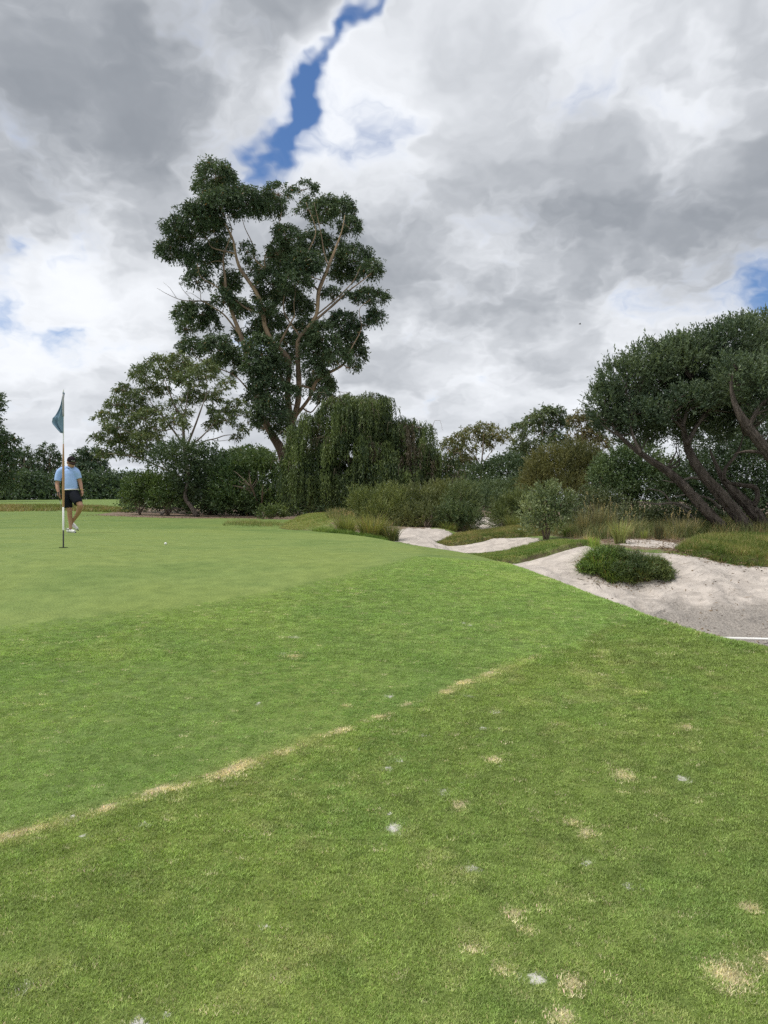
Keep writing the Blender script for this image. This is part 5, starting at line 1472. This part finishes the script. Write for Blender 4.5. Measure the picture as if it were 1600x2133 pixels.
for i, (x, yb, Yd, w, h, n, ln, lb) in enumerate([
        (1215, 1112, 17.4, 20, 62, 420, .35, "tall olive rush clump nearest the small tree"), (1245, 1110, 17.6, 22, 74, 480, .35, "tallest grey-green rush clump left of the pale grass"), (1272, 1108, 17.8, 18, 58, 360, .35, "rush clump directly behind the pale grass"),
        (1325, 1108, 17.6, 22, 40, 360, .5, "low brownish rush clump right of the pale grass"), (1372, 1122, 15.6, 15, 42, 520, .22, "short dark bristling rush clump standing alone on the sand shelf"),
        (1418, 1112, 16.6, 18, 46, 380, .4, "straw tinged rush clump left of the grassy bank"), (1446, 1108, 17.0, 16, 40, 340, .4, "rush clump touching the grassy bank's end"), (1398, 1106, 17.6, 18, 40, 300, .45, "dull rush clump behind the bristling one")]):
    dk = i in (4,)
    tussock('rush_clump', lb, x, yb, Yd, w, h, int(n * 0.6), (0.040, 0.048, 0.026) if dk else RU1, (0.105, 0.110, 0.060) if dk else RU2, 310 + i, lean=ln * 3.2, droop=0.10, bw=0.0075, cat='rushes', group="rush clumps in the heath", straw=0.16, seeds=0 if dk else 10)
tussock('pale_grass', "tall pale yellow-green grass clump rising behind the bunker bush", 1292, 1128, 14.3, 24, 62, 330, (0.12, 0.155, 0.055), (0.28, 0.30, 0.13), 330, lean=1.5, droop=0.25, bw=0.008, cat='grass tussock', straw=0.1, seeds=6)
tussock('straw_grass', "bleached wispy grass between the cushion and the rushes", 1222, 1122, 15.4, 26, 22, 260, (0.24, 0.20, 0.11), (0.42, 0.36, 0.21), 331, lean=0.8, bw=0.006)
tussock('grass_sprout', "small bright grass sprout on the sand shelf left of the dark rushes", 1342, 1118, 15.6, 14, 26, 180, (0.10, 0.15, 0.04), (0.24, 0.28, 0.09), 332, lean=0.6, bw=0.007)
tussock('grass_sprout', "spiky bright sprout at the left of the bunker bush", 1237, 1150, 13.2, 22, 34, 240, (0.09, 0.16, 0.034), (0.21, 0.28, 0.07), 333, lean=0.6, bw=0.008)

# bush growing on the bunker face: several grassy cushions grown together
bx0 = P(1300, 1195, 12.0)
root = thing('bunker_bush', "dense dark green grassy bush growing on the bunker's sand face", 'shrub', (bx0[0], bx0[1], float(height(bx0[0], bx0[1]))))
gb = np.random.default_rng(77)
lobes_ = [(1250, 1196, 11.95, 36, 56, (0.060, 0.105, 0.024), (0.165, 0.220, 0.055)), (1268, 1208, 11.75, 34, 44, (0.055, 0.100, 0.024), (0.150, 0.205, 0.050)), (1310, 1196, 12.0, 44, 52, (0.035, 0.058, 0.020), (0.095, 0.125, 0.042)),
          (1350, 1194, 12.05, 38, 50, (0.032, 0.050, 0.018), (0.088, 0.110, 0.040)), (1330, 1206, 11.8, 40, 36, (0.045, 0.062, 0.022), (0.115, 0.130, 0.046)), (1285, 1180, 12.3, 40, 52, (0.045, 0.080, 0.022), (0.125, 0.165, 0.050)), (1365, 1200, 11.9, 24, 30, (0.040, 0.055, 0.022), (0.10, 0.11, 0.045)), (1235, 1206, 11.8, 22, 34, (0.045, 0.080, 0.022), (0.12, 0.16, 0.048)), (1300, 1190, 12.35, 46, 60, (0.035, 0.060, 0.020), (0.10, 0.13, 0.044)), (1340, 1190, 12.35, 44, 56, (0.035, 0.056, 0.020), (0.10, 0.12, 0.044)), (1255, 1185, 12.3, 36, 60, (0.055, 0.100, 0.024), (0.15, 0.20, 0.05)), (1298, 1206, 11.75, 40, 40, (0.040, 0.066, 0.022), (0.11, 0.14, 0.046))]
for (x, y, Yd, w, h, c1, c2) in lobes_:
    n = 760
    Yd += 0.12
    X0 = (x - CX) / F * Yd
    W_, H_ = w * Yd / F, gb.uniform(0.75, 1.25) * h * Yd / F
    a = gb.uniform(0, 2 * math.pi, n); r = np.sqrt(gb.random(n)) * W_ * 0.6
    base = np.stack([X0 + r * np.cos(a), Yd + r * np.sin(a), np.zeros(n)], 1)
    base[:, 2] = height(base[:, 0], base[:, 1]) - 0.02
    V, Q = blades(base, a + gb.normal(0, .6, n), H_ * gb.uniform(.55, 1.1, n), gb.uniform(.2, 1.25, n), gb.uniform(.10, .6, n), 0.007 * gb.uniform(.7, 1.3, n), gb, 4)
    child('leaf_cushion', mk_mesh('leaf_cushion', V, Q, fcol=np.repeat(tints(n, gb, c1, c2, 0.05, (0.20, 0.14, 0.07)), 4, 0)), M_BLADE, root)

cb = Crown(717)
for (x, y, Yd, rx, ry) in [(1312, 1176, 12.2, 34, 18), (1352, 1184, 12.1, 30, 15), (1255, 1168, 12.25, 28, 22), (1335, 1192, 11.95, 36, 14), (1240, 1180, 12.1, 20, 18), (1368, 1188, 12.0, 20, 16), (1278, 1160, 12.4, 22, 13), (1228, 1196, 11.95, 18, 11), (1378, 1198, 11.9, 16, 9), (1285, 1192, 11.9, 36, 14)]:
    c_ = P(x, y, Yd)
    a, b = rx * Yd / F, ry * Yd / F
    d = sph(420, gb, -0.6)
    n = len(d)
    p = c_ + d * gb.uniform(0.35, 1.05, (n, 1)) * np.array([a, a * 0.7, b])
    p[:, 2] = np.maximum(p[:, 2], height(p[:, 0], p[:, 1]) + 0.01)
    left_ = x < 1275
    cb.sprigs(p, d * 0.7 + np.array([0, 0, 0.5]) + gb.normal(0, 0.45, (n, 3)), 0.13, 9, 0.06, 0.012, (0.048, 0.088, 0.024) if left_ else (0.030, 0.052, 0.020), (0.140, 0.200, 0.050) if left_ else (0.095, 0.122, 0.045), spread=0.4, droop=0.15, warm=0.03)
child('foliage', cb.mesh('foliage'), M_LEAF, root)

# ================================================================== plain materials
def plain(name, col, rough=0.6, spec=0.3, noise=0.12, scale=30.0, metal=0.0, bump=0.0):
    m = bpy.data.materials.new(name)
    m.use_nodes = True
    g = NT(m.node_tree)
    b = m.node_tree.nodes["Principled BSDF"]
    tcd = g.n('ShaderNodeTexCoord').outputs['Object']
    nz = g.noise(tcd, scale, 4, 0.6)
    c = g.mix(1.0, col, g.mix(nz, (1 - noise,) * 3, (1 + noise,) * 3), 'MULTIPLY')
    m.node_tree.links.new(c, b.inputs['Base Color'])
    b.inputs['Roughness'].default_value = rough
    b.inputs['Specular IOR Level'].default_value = spec
    b.inputs['Metallic'].default_value = metal
    if bump:
        bb = g.n('ShaderNodeBump', Strength=0.6, Distance=bump, Height=nz)
        m.node_tree.links.new(bb.outputs[0], b.inputs['Normal'])
    return m


M_WHITE = plain("white_paint", (0.80, 0.80, 0.78), 0.4, 0.5, 0.05)
M_BLACKP = plain("black_paint", (0.012, 0.012, 0.013), 0.4, 0.5)
M_CANE = plain("cane", (0.40, 0.235, 0.105), 0.5, 0.4, 0.2, 12)
M_FLAG = plain("flag_cloth", (0.180, 0.275, 0.345), 0.85, 0.1, 0.15, 9)
M_FLAGHEM = plain("flag_hem", (0.40, 0.40, 0.40), 0.85, 0.1, 0.08, 9)
M_DARK = plain("cup_dark", (0.010, 0.012, 0.008), 0.9, 0.1)
M_SKIN = plain("skin", (0.44, 0.245, 0.165), 0.55, 0.35, 0.10, 14)
M_SHIRT = plain("polo_cloth", (0.37, 0.53, 0.87), 0.9, 0.1, 0.06, 25, bump=0.004)
M_SHORTS = plain("navy_cloth", (0.010, 0.012, 0.018), 0.9, 0.15, 0.2, 20, bump=0.004)
M_CAP = plain("cap_cloth", (0.020, 0.014, 0.018), 0.9, 0.15, 0.2, 30)
M_SHOE = plain("shoe_leather", (0.76, 0.76, 0.75), 0.5, 0.4, 0.05, 30)
M_GOLD = plain("gold_band", (0.70, 0.46, 0.18), 0.3, 0.5, 0.05, 30, metal=0.7)
M_STEEL = plain("steel_shaft", (0.55, 0.55, 0.56), 0.3, 0.5, 0.03, 30, metal=0.9)
M_HAIR = plain("hair", (0.030, 0.020, 0.014), 0.7, 0.2)
M_BALL = plain("golf_ball", (0.82, 0.82, 0.80), 0.35, 0.5, 0.02)

# ------------------------------------------------------------------ flagstick, flag, cup, ball
hx, hy, hz_ = ground_at(132, 1141, 8, 14)
stick = thing('flagstick', "white flagstick with cane-coloured middle and black foot standing in the hole", 'flagstick', (hx, hy, hz_))
um = hy / F                     # metres per picture pixel here


def lathe_z(prof, cx, cy, sides=14):
    g = Geo()
    a = np.linspace(0, 2 * math.pi, sides, endpoint=False)
    V = np.array([(cx + r * math.cos(t), cy + r * math.sin(t), z) for z, r in prof for t in a])
    n = len(prof)
    idx = np.arange(n * sides).reshape(n, sides)
    q = np.stack([idx[:-1], np.roll(idx[:-1], -1, 1), np.roll(idx[1:], -1, 1), idx[1:]], -1).reshape(-1, 4)
    g.add(V, q)
    return g.mesh('lathe')


zt = lambda py: hz_ + (1141 - py) * um
child('black_foot', lathe_z([(hz_ - 0.05, 0.0095), (zt(1105), 0.0095), (zt(1104.5), 0.0)], hx, hy), M_BLACKP, stick)
child('white_section', lathe_z([(zt(1105), 0.012), (zt(1056), 0.0125), (zt(1055.5), 0.0)], hx, hy), M_WHITE, stick)
child('cane_section', lathe_z([(zt(1056.5), 0.0135), (zt(1030), 0.0150), (zt(1000), 0.0165), (zt(970), 0.0140), (zt(940), 0.0105), (zt(925), 0.0080), (zt(924.5), 0)], hx, hy), M_CANE, stick)
child('upper_pole', lathe_z([(zt(925.5), 0.0075), (zt(868), 0.0068), (zt(818), 0.0060), (zt(817), 0.009), (zt(812), 0.008), (zt(811), 0.0)], hx, hy), M_WHITE, stick)
# the hanging cloth: hem along the pole, folds running down from the top
gf = Geo()
nu, nv = 14, 22
fv = []
for j in range(nv):
    v_ = j / (nv - 1)
    py = 818 + 84 * v_
    wdt = (21.5 * min(v_ / 0.78, 1.0) ** 0.85) if v_ < 0.78 else 21.5 * (1 - ((v_ - 0.78) / 0.22) * 0.93)
    for i in range(nu):
        u_ = i / (nu - 1)
        fold = 0.034 * math.sin(u_ * 9.0 + v_ * 2.0) * u_ + 0.018 * math.sin(u_ * 17 - v_ * 4) * u_
        crease = 0.03 * math.exp(-((v_ - 0.62 - 0.05 * u_) / 0.05) ** 2) * u_
        fv.append((hx + (1.0 - u_ * wdt) * um, hy - 0.012 + fold - crease + 0.05 * u_ * math.sin(v_ * 5), zt(py + 2.0 * u_ * math.sin(v_ * 7))))
idx = np.arange(nu * nv).reshape(nv, nu)
fq = np.stack([idx[:-1, :-1], idx[:-1, 1:], idx[1:, 1:], idx[1:, :-1]], -1).reshape(-1, 4)
flag = obj('flag', mk_mesh('flag', np.array(fv) - np.array([hx, hy, hz_]), fq, smooth=True), M_FLAG, stick)
so = flag.modifiers.new("thick", 'SOLIDIFY'); so.thickness = 0.003
hem = Geo()
hem.tube([(hx + 0.006, hy - 0.020, zt(821)), (hx + 0.008, hy - 0.022, zt(845)), (hx + 0.009, hy - 0.020, zt(868))], [0.010, 0.013, 0.011], 8, 0.05)
hm_ = hem.mesh('hem'); hm_.transform(Matrix.Translation((-hx, -hy, -hz_)))
obj('hem', hm_, M_FLAGHEM, flag)

cup = thing('golf_hole', "dark golf hole at the foot of the flagstick", 'golf hole', (hx, hy, hz_))
child('rim', lathe_z([(hz_ - 0.03, 0.054), (hz_ + 0.004, 0.054), (hz_ + 0.004, 0.058), (hz_ - 0.03, 0.058)], hx, hy, 24), M_DARK, cup)
child('cup_shade_disc', lathe_z([(hz_ + 0.003, 0.053), (hz_ + 0.0032, 0.0)], hx, hy, 24), M_DARK, cup)  # black disc just above the turf, standing in for shade inside the hole

bx_, by_, bz_ = ground_at(345, 1134.5, 9, 16)
bm = bmesh.new()
bmesh.ops.create_icosphere(bm, subdivisions=4, radius=0.0225)
for i, v_ in enumerate(bm.verts):
    if i % 5 == 0:
        v_.co *= 0.985
me = bpy.data.meshes.new('golf_ball'); bm.to_mesh(me); bm.free()
for p_ in me.polygons:
    p_.use_smooth = True
ball = obj('golf_ball', me, M_BALL)
ball.location = (bx_, by_, bz_ + 0.021)
tag(ball, "white golf ball lying on the green right of the flagstick", 'golf ball')

# ------------------------------------------------------------------ bunker rake lying in the sand
ra = np.array([(1500 - CX) / F * 8.85, 8.85, 0]); rb = np.array([(1720 - CX) / F * 8.3, 8.3, 0])
ra[2] = (CY - 1329) / F * 8.85; rb[2] = height(rb[0], rb[1]) + 0.10
ra[2] = max(ra[2], height(ra[0], ra[1]) + 0.02)
rake = thing('bunker_rake', "white-handled bunker rake lying in the sand at the right edge", 'rake', tuple(ra))
rg = Geo(); rg.tube([ra, (ra + rb) / 2, rb], [0.0165, 0.0165, 0.0165], 12, 0.4)
child('handle', rg.mesh('handle'), M_WHITE, rake)
rd_ = unit(rb - ra); sd_ = unit(np.cross(rd_, np.array([0, 0, 1.0])))
rg = Geo(); rg.tube([rb - sd_ * 0.3, rb + sd_ * 0.3], [0.02, 0.02], 8, 0.3)
head_ = child('rake_head', rg.mesh('rake_head'), M_BLACKP, rake)
for i in range(11):
    tg = Geo(); q = rb + sd_ * (-0.28 + 0.056 * i); tg.tube([q, q - np.array([0, 0, 0.09])], [0.008, 0.005], 6, 0.1)
    tm = tg.mesh('tine'); tm.transform(Matrix.Translation(-Vector(rake.location)))
    obj('tine', tm, M_BLACKP, head_)

# ------------------------------------------------------------------ a bird far up
bp = P(1208, 675, 55)
bird = thing('bird', "tiny dark bird high in the grey sky at right", 'bird', tuple(bp))
bg_ = Geo()
bg_.tube([bp + np.array([-.09, 0, 0]), bp + np.array([-.03, 0, .01]), bp + np.array([.04, 0, .0]), bp + np.array([.10, 0, -.01])], [.012, .035, .03, .006], 8, 0.02)
child('body', bg_.mesh('body'), M_BLACKP, bird)
for s in (-1, 1):
    w_ = np.array([bp + (-.03, 0, .01), bp + (.04, 0, .01), bp + (.05, s * .12, .05), bp + (.02, s * .22, .02), bp + (-.02, s * .12, .05)])
    child('wing', mk_mesh('wing', np.vstack([w_, w_ + (0, 0, .006)]), [np.array([(0, 1, 2), (0, 2, 4), (4, 2, 3), (5, 6, 7), (5, 7, 9), (9, 7, 8)])]), M_BLACKP, bird)

# ------------------------------------------------------------------ the golfer
def solid(name, parts, voxel, mat, parent=None, smooth=4, origin=None):
    """tapered limbs merged into one continuous skin by a voxel remesh"""
    g = Geo()
    for p in parts:
        g.tube(*p[:2], **(p[2] if len(p) > 2 else {}))
    me = g.mesh(name)
    o = bpy.data.objects.new(name + "_tmp", me)
    COL.objects.link(o)
    r = o.modifiers.new("r", 'REMESH'); r.mode = 'VOXEL'; r.voxel_size = voxel; r.use_smooth_shade = True
    s = o.modifiers.new("s", 'SMOOTH'); s.iterations = smooth; s.factor = 0.5
    dg = bpy.context.evaluated_depsgraph_get()
    ev = o.evaluated_get(dg)
    m2 = bpy.data.meshes.new_from_object(ev)
    m2.name = name
    bpy.data.objects.remove(o)
    return m2


mx, my, mz = ground_at(148, 1110, 13, 22)
MY = my
S_ = MY / 17.0


def J(x, z, d=0.0):
    """joint of the figure: metres right of, above and behind (+) the planted foot"""
    return np.array([x, d, z]) * S_


def cap3(pts_, rad, **k):
    k.setdefault('sides', 14); k.setdefault('step', 0.02)
    return ([np.array(p) for p in pts_], [r * S_ for r in rad], k)


hd = unit(np.array([0.60, -0.62, -0.52]))          # where the face points: right, towards us, down
hc = J(0.030, 1.672, -0.05)
body = [
    cap3([J(-.045, 1.50, .03), J(-.03, 1.57, .01), J(-.005, 1.63, -.01)], [.062, .056, .055]),                                   # neck
    cap3([hc + np.array([-.015, .02, .085]), hc + np.array([0, 0, .03]), hc + hd * .02 + np.array([0, 0, -.05]), hc + hd * .045 + np.array([0, 0, -.105])], [.070, .088, .075, .040]),  # head
    cap3([hc + hd * .085 + np.array([0, 0, .0]), hc + hd * .108 + np.array([0, 0, -.035]), hc + hd * .088 + np.array([0, 0, -.052])], [.011, .017, .012]),       # nose
    cap3([J(-.05, 1.46, .03), J(-.04, 1.30, .02), J(-.01, 1.12, .0), J(0, .98, .0)], [.13, .15, .135, .135], sx=0.68),                       # torso
    cap3([J(-.05, 1.47, .03), J(-.18, 1.47, .02), J(-.255, 1.44, .0), J(-.295, 1.30, -.02), J(-.305, 1.16, -.04), J(-.275, 1.05, -.09), J(-.235, .95, -.13)], [.09, .075, .062, .054, .046, .043, .029]),  # right arm
    cap3([J(-.04, 1.47, .03), J(.06, 1.47, .02), J(.135, 1.43, .0), J(.168, 1.30, .03), J(.200, 1.19, .04), J(.236, 1.10, .0), J(.268, 1.01, -.03)], [.09, .075, .058, .050, .044, .041, .027]),          # left arm
    cap3([J(-.085, .95, .0), J(-.075, .80, -.02), J(-.040, .60, -.03), J(-.022, .54, -.03), J(-.028, .40, .0), J(-.018, .22, .01), J(-.012, .09, .0)], [.095, .088, .064, .058, .056, .040, .034]),           # planted leg
    cap3([J(.075, .95, -.02), J(.165, .83, -.11), J(.275, .69, -.18), J(.300, .63, -.19), J(.215, .50, -.08), J(.06, .34, .06), J(-.075, .21, .16)], [.095, .090, .068, .060, .057, .040, .034]),             # bent leg
]


def hand(wr, dirn, palm_n, side, sgn):
    out_ = []
    d = unit(np.array(dirn)); n = unit(np.array(palm_n)); s = unit(np.cross(d, n))
    out_.append(cap3([wr, wr + d * .045, wr + d * .085], [.027, .036, .034], sx=0.6))
    for k, (o, L) in enumerate(((-.030, .066), (-.010, .078), (.010, .074), (.029, .058))):
        b = wr + d * .085 + s * o
        out_.append(cap3([b - d * .02, b + d * L * .45 + n * .006, b + d * L * .75 + n * .022, b + d * L * .92 + n * .038], [.0105, .010, .009, .008], sides=8, step=.01))
    tb = wr + d * .03 + s * (-.030) * sgn
    out_.append(cap3([tb, tb + d * .035 - s * .022 * sgn + n * .01, tb + d * .062 - s * .026 * sgn + n * .028], [.014, .012, .009], sides=8, step=.01))
    return out_


body += hand(J(-.235, .95, -.13), (.20, -.12, -1), (.9, .3, .1), 0, 1)
body += hand(J(.268, 1.01, -.03), (.22, -.12, -1), (-.6, -.5, 0), 0, -1)
ear_s = unit(np.cross(hd, np.array([0, 0, 1.0])))
for sg in (-1, 1):
    e = hc + ear_s * .084 * sg - hd * .01 + np.array([0, 0, -.02])
    body.append(cap3([e + np.array([0, 0, .028]), e + ear_s * .012 * sg, e - np.array([0, 0, .026])], [.010, .014, .009], sides=8, step=.01))
me = solid('person', body, 0.0085, M_SKIN)
man = obj('person', me, M_SKIN)
man.location = (mx, my, mz)
tag(man, "man in light blue polo, black shorts and dark cap looking down beside the flagstick", 'person')


def wear(name, parts, voxel, mat, smooth=4):
    return obj(name, solid(name, parts, voxel, mat, smooth=smooth), mat, man)


wear('polo_shirt', [
    cap3([J(-.05, 1.535, .03), J(-.05, 1.47, .025), J(-.045, 1.38, .015), J(-.03, 1.25, .0), J(-.01, 1.12, -.01), J(.0, 1.035, .0)], [.075, .145, .165, .168, .165, .166], sides=20, sx=0.8),
    cap3([J(-.07, 1.49, .03), J(-.18, 1.485, .02), J(-.262, 1.43, .0), J(-.292, 1.32, -.02), J(-.298, 1.225, -.035)], [.085, .092, .086, .080, .078]),
    cap3([J(-.03, 1.48, .03), J(.06, 1.48, .02), J(.135, 1.43, .0), J(.165, 1.34, .015), J(.180, 1.285, .02)], [.085, .088, .078, .070, .068]),
], 0.010, M_SHIRT, 3)
wear('collar', [
    cap3([J(-.10, 1.560, -.02), J(-.03, 1.545, -.075), J(.03, 1.520, -.085)], [.016, .018, .012], sides=8), cap3([J(-.10, 1.560, -.02), J(-.115, 1.575, .04), J(-.05, 1.580, .085), J(.02, 1.565, .06), J(.045, 1.55, .0), J(.04, 1.525, -.07)], [.016, .016, .016, .016, .016, .012], sides=8)], 0.007, M_SHIRT, 2)
wear('shorts', [
    cap3([J(.0, 1.05, .0), J(.0, .97, .0), J(.0, .88, -.01)], [.155, .165, .150], sides=18, sx=0.85),
    cap3([J(-.07, .95, .0), J(-.080, .80, -.02), J(-.062, .70, -.025), J(-.052, .595, -.03)], [.125, .118, .104, .096]),
    cap3([J(.065, .95, -.02), J(.150, .83, -.10), J(.215, .755, -.15), J(.250, .695, -.18)], [.125, .120, .108, .098]),
], 0.010, M_SHORTS, 3)
# belt
bt = Geo()
ang = np.linspace(0, 2 * math.pi, 33)
bt.tube([J(.168 * math.cos(t) + .002, 1.022 + .008 * math.cos(t), .148 * math.sin(t)) for t in ang], [0.014] * 33, 6, 0.03, cap=False)
obj('belt', bt.mesh('belt'), M_WHITE, man)
# cap: crown, brim, badge lettering
cg = bmesh.new()
bmesh.ops.create_uvsphere(cg, u_segments=24, v_segments=14, radius=1.0)
upv = unit(np.array([0, 0, 1.0]) + hd * -0.05 - hd * hd[2])
rt = unit(np.cross(hd, upv)); upv = np.cross(rt, hd)
for v_ in cg.verts:
    x, y, z = v_.co
    z = max(z, -0.12)
    p = hc + np.array([0, 0, .035]) + rt * x * .096 + hd * y * .108 + upv * z * .105
    v_.co = Vector(p)
me = bpy.data.meshes.new('cap'); cg.to_mesh(me); cg.free()
for p_ in me.polygons:
    p_.use_smooth = True
capo = obj('cap', me, M_CAP, man)
bv, bq = [], []
for i in range(13):
    t = (i / 12 - .5) * 2
    for r_ in (0.0, 0.5, 1.0):
        e = hc + np.array([0, 0, .030]) + rt * t * .088 + hd * (math.sqrt(max(1 - t * t * .8, 0)) * .095 + r_ * .070 * (1 - t * t * .75)) + upv * (-.004 - .012 * r_ - .020 * t * t)
        bv.append(e)
for i in range(12):
    for k in range(2):
        a = i * 3 + k
        bq.append((a, a + 3, a + 4, a + 1))
brim = obj('brim', mk_mesh('brim', np.array(bv), np.array(bq), smooth=True), M_CAP, capo)
so = brim.modifiers.new("t", 'SOLIDIFY'); so.thickness = 0.006
lt = Geo()
for k in range(8):                                   # small script-like white stitching on the front
    x0_ = -.040 + .0105 * k
    q = lambda dx, dz: hc + np.array([0, 0, .035]) + rt * -(x0_ + dx) * 1.0 + hd * (.108 * math.sqrt(1 - min(((x0_ + dx) / .096) ** 2 + .12, .9)) + .008) + upv * (.036 + dz)
    hgt_ = .016 if k in (0, 3, 7) else .009
    lt.tube([q(0, 0), q(.004, hgt_), q(.007, .001)], [.0032, .0032, .0032], 6, 0.01)
obj('lettering', lt.mesh('lettering'), M_WHITE, capo)
# shoes
def shoe(heel, toe, up_):
    d = toe - heel; L = np.linalg.norm(d); d /= L
    s_ = unit(np.cross(d, np.array([0, 0, 1.0]))); n_ = np.cross(s_, d)
    m = wear('shoe', [cap3([heel + n_ * .045, heel + d * .09 + n_ * .048, heel + d * .19 + n_ * .040, toe - d * .035 + n_ * .030], [.040, .044, .046, .036], sides=14),
                      cap3([heel + d * .03 + n_ * .05, heel + d * .05 + n_ * .10], [.042, .040])], 0.008, M_SHOE, 2)
    g_ = Geo()
    g_.tube([heel + d * .10 + n_ * .012 - s_ * .03, heel + d * .19 + n_ * .010 - s_ * .035, toe - d * .01 + n_ * .012 - s_ * .01], [.010, .012, .012], 8, 0.02)
    obj('sole_patch', g_.mesh('sole_patch'), M_BLACKP, m)
    return m


shoe(J(-.115, .0, .08), J(.145, .0, -.075), 0)
shoe(J(-.165, .225, .25), J(.110, .040, .13), 0)
wb = Geo()
c_w = J(.262, 1.03, -.025)
wb.tube([c_w + np.array([math.cos(t) * .033, math.sin(t) * .031, -.012 * math.cos(t)]) for t in np.linspace(0, 2 * math.pi, 17)], [.009] * 17, 6, 0.02, cap=False)
obj('wristband', wb.mesh('wristband'), M_GOLD, man)
hr = Geo()
hr.tube([hc + rt * .07 - hd * .05 + np.array([0, 0, .01]), hc - hd * .088 + np.array([0, 0, .0]), hc - rt * .07 - hd * .05 + np.array([0, 0, .01])], [.025, .034, .025], 8, 0.02)
obj('hair', hr.mesh('hair'), M_HAIR, man)
# eyes and mouth under the brim
for sg in (-1, 1):
    eg = Geo(); q = hc + hd * .082 + rt * .032 * sg + np.array([0, 0, -.008])
    eg.tube([q - rt * .010, q, q + rt * .010], [.003, .006, .003], 8, 0.005)
    obj('eye', eg.mesh('eye'), M_HAIR, man)
eg = Geo(); q = hc + hd * .088 + np.array([0, 0, -.082]); eg.tube([q - rt * .022, q + hd * .004, q + rt * .022], [.004, .005, .004], 6, 0.01)
obj('mouth', eg.mesh('mouth'), plain("lips", (0.30, 0.12, 0.10), 0.5), man)

# putter hanging from his right hand
MW = np.array([mx, my, mz])
h0 = MW + J(-.215, .885, -.165); h1 = MW + J(-.225, .98, -.155); h2 = MW + J(-.115, .10, -.02)
put = thing('putter', "thin steel putter held in the golfer's right hand beside his leg", 'putter', tuple(h2))
pg = Geo(); pg.tube([h0 + (h0 - h2) * .10, h0, h0 + (h2 - h0) * .16], [.013, .013, .011], 10, 0.05)
child('grip', pg.mesh('grip'), M_BLACKP, put)
pg = Geo(); pg.tube([h0 + (h2 - h0) * .15, h2], [.0065, .0055], 8, 0.1)
child('shaft', pg.mesh('shaft'), M_STEEL, put)
pg = Geo(); pg.tube([h2 + np.array([-.01, 0, -.01]), h2 + np.array([.05, .03, -.012]), h2 + np.array([.10, .06, -.01])], [.014, .017, .013], 8, 0.02)
child('putter_head', pg.mesh('putter_head'), M_STEEL, put)

# ================================================================== litter: fallen leaves, bark and twigs on the sand's edge
gl = np.random.default_rng(909)


def litter(name, label, pts_xy, n_leaf, n_twig, spread):
    pa = np.array(pts_xy)
    k = gl.integers(0, len(pa), n_leaf + n_twig)
    xy = pa[k] + gl.normal(0, 1, (n_leaf + n_twig, 2)) * np.array(spread)
    z = height(xy[:, 0], xy[:, 1])
    p = np.column_stack([xy, z + 0.008])
    d = unit(gl.normal(size=(len(p), 3)) * np.array([1, 1, 0.35]))
    L = np.where(np.arange(len(p)) < n_leaf, gl.uniform(0.03, 0.08, len(p)), gl.uniform(0.10, 0.32, len(p)))
    w = np.where(np.arange(len(p)) < n_leaf, gl.uniform(0.010, 0.024, len(p)), 0.009)
    V, Q = leaves(p, d, L, w, gl)
    c = np.array((0.075, 0.050, 0.034)) * (1 - gl.random((len(p), 1))) + np.array((0.30, 0.215, 0.145)) * gl.random((len(p), 1))
    o = obj(name, mk_mesh(name, V, Q, fcol=c), M_BLADE)
    return tag(o, label, kind='stuff')


litter('leaf_litter', "brown leaves and twigs along the top of the sand face", plan([(1395, 13.1), (1410, 13.0), (1425, 12.9), (1440, 12.75), (1460, 12.6), (1480, 12.55), (1500, 12.5), (1540, 12.45), (1580, 12.4), (1620, 12.4), (1400, 13.4), (1380, 13.5), (1420, 13.4)]), 520, 150, (0.10, 0.13))
litter('leaf_litter', "brown leaves gathered at the foot of the bunker bush", plan([(1232, 11.75), (1250, 11.6), (1280, 11.55), (1310, 11.6), (1340, 11.65), (1370, 11.75), (1385, 11.95), (1222, 12.0), (1215, 12.3)]), 330, 60, (0.09, 0.10))
litter('leaf_litter', "brown leaves scattered on the heath floor by the rushes", plan([(1230, 14.8), (1270, 15.2), (1310, 14.6), (1350, 14.8), (1390, 15), (1420, 15.4), (1330, 16)]), 700, 160, (0.35, 0.6))
litter('leaf_litter', "dark crumbs and leaves lying about on the bunker floor and face", plan([(1420, 9.6), (1500, 9.4), (1560, 9.0), (1600, 9.6), (1450, 10.6), (1550, 10.6), (1600, 11.2), (1480, 11.6), (1340, 10.4)]), 170, 14, (0.5, 0.7))
litter('leaf_litter', "brown leaf litter under the grove left of the weeping tree", plan([(230, 31.8), (300, 31), (360, 30.4), (430, 30), (500, 29.6), (560, 29.2)]), 900, 260, (1.0, 0.8))
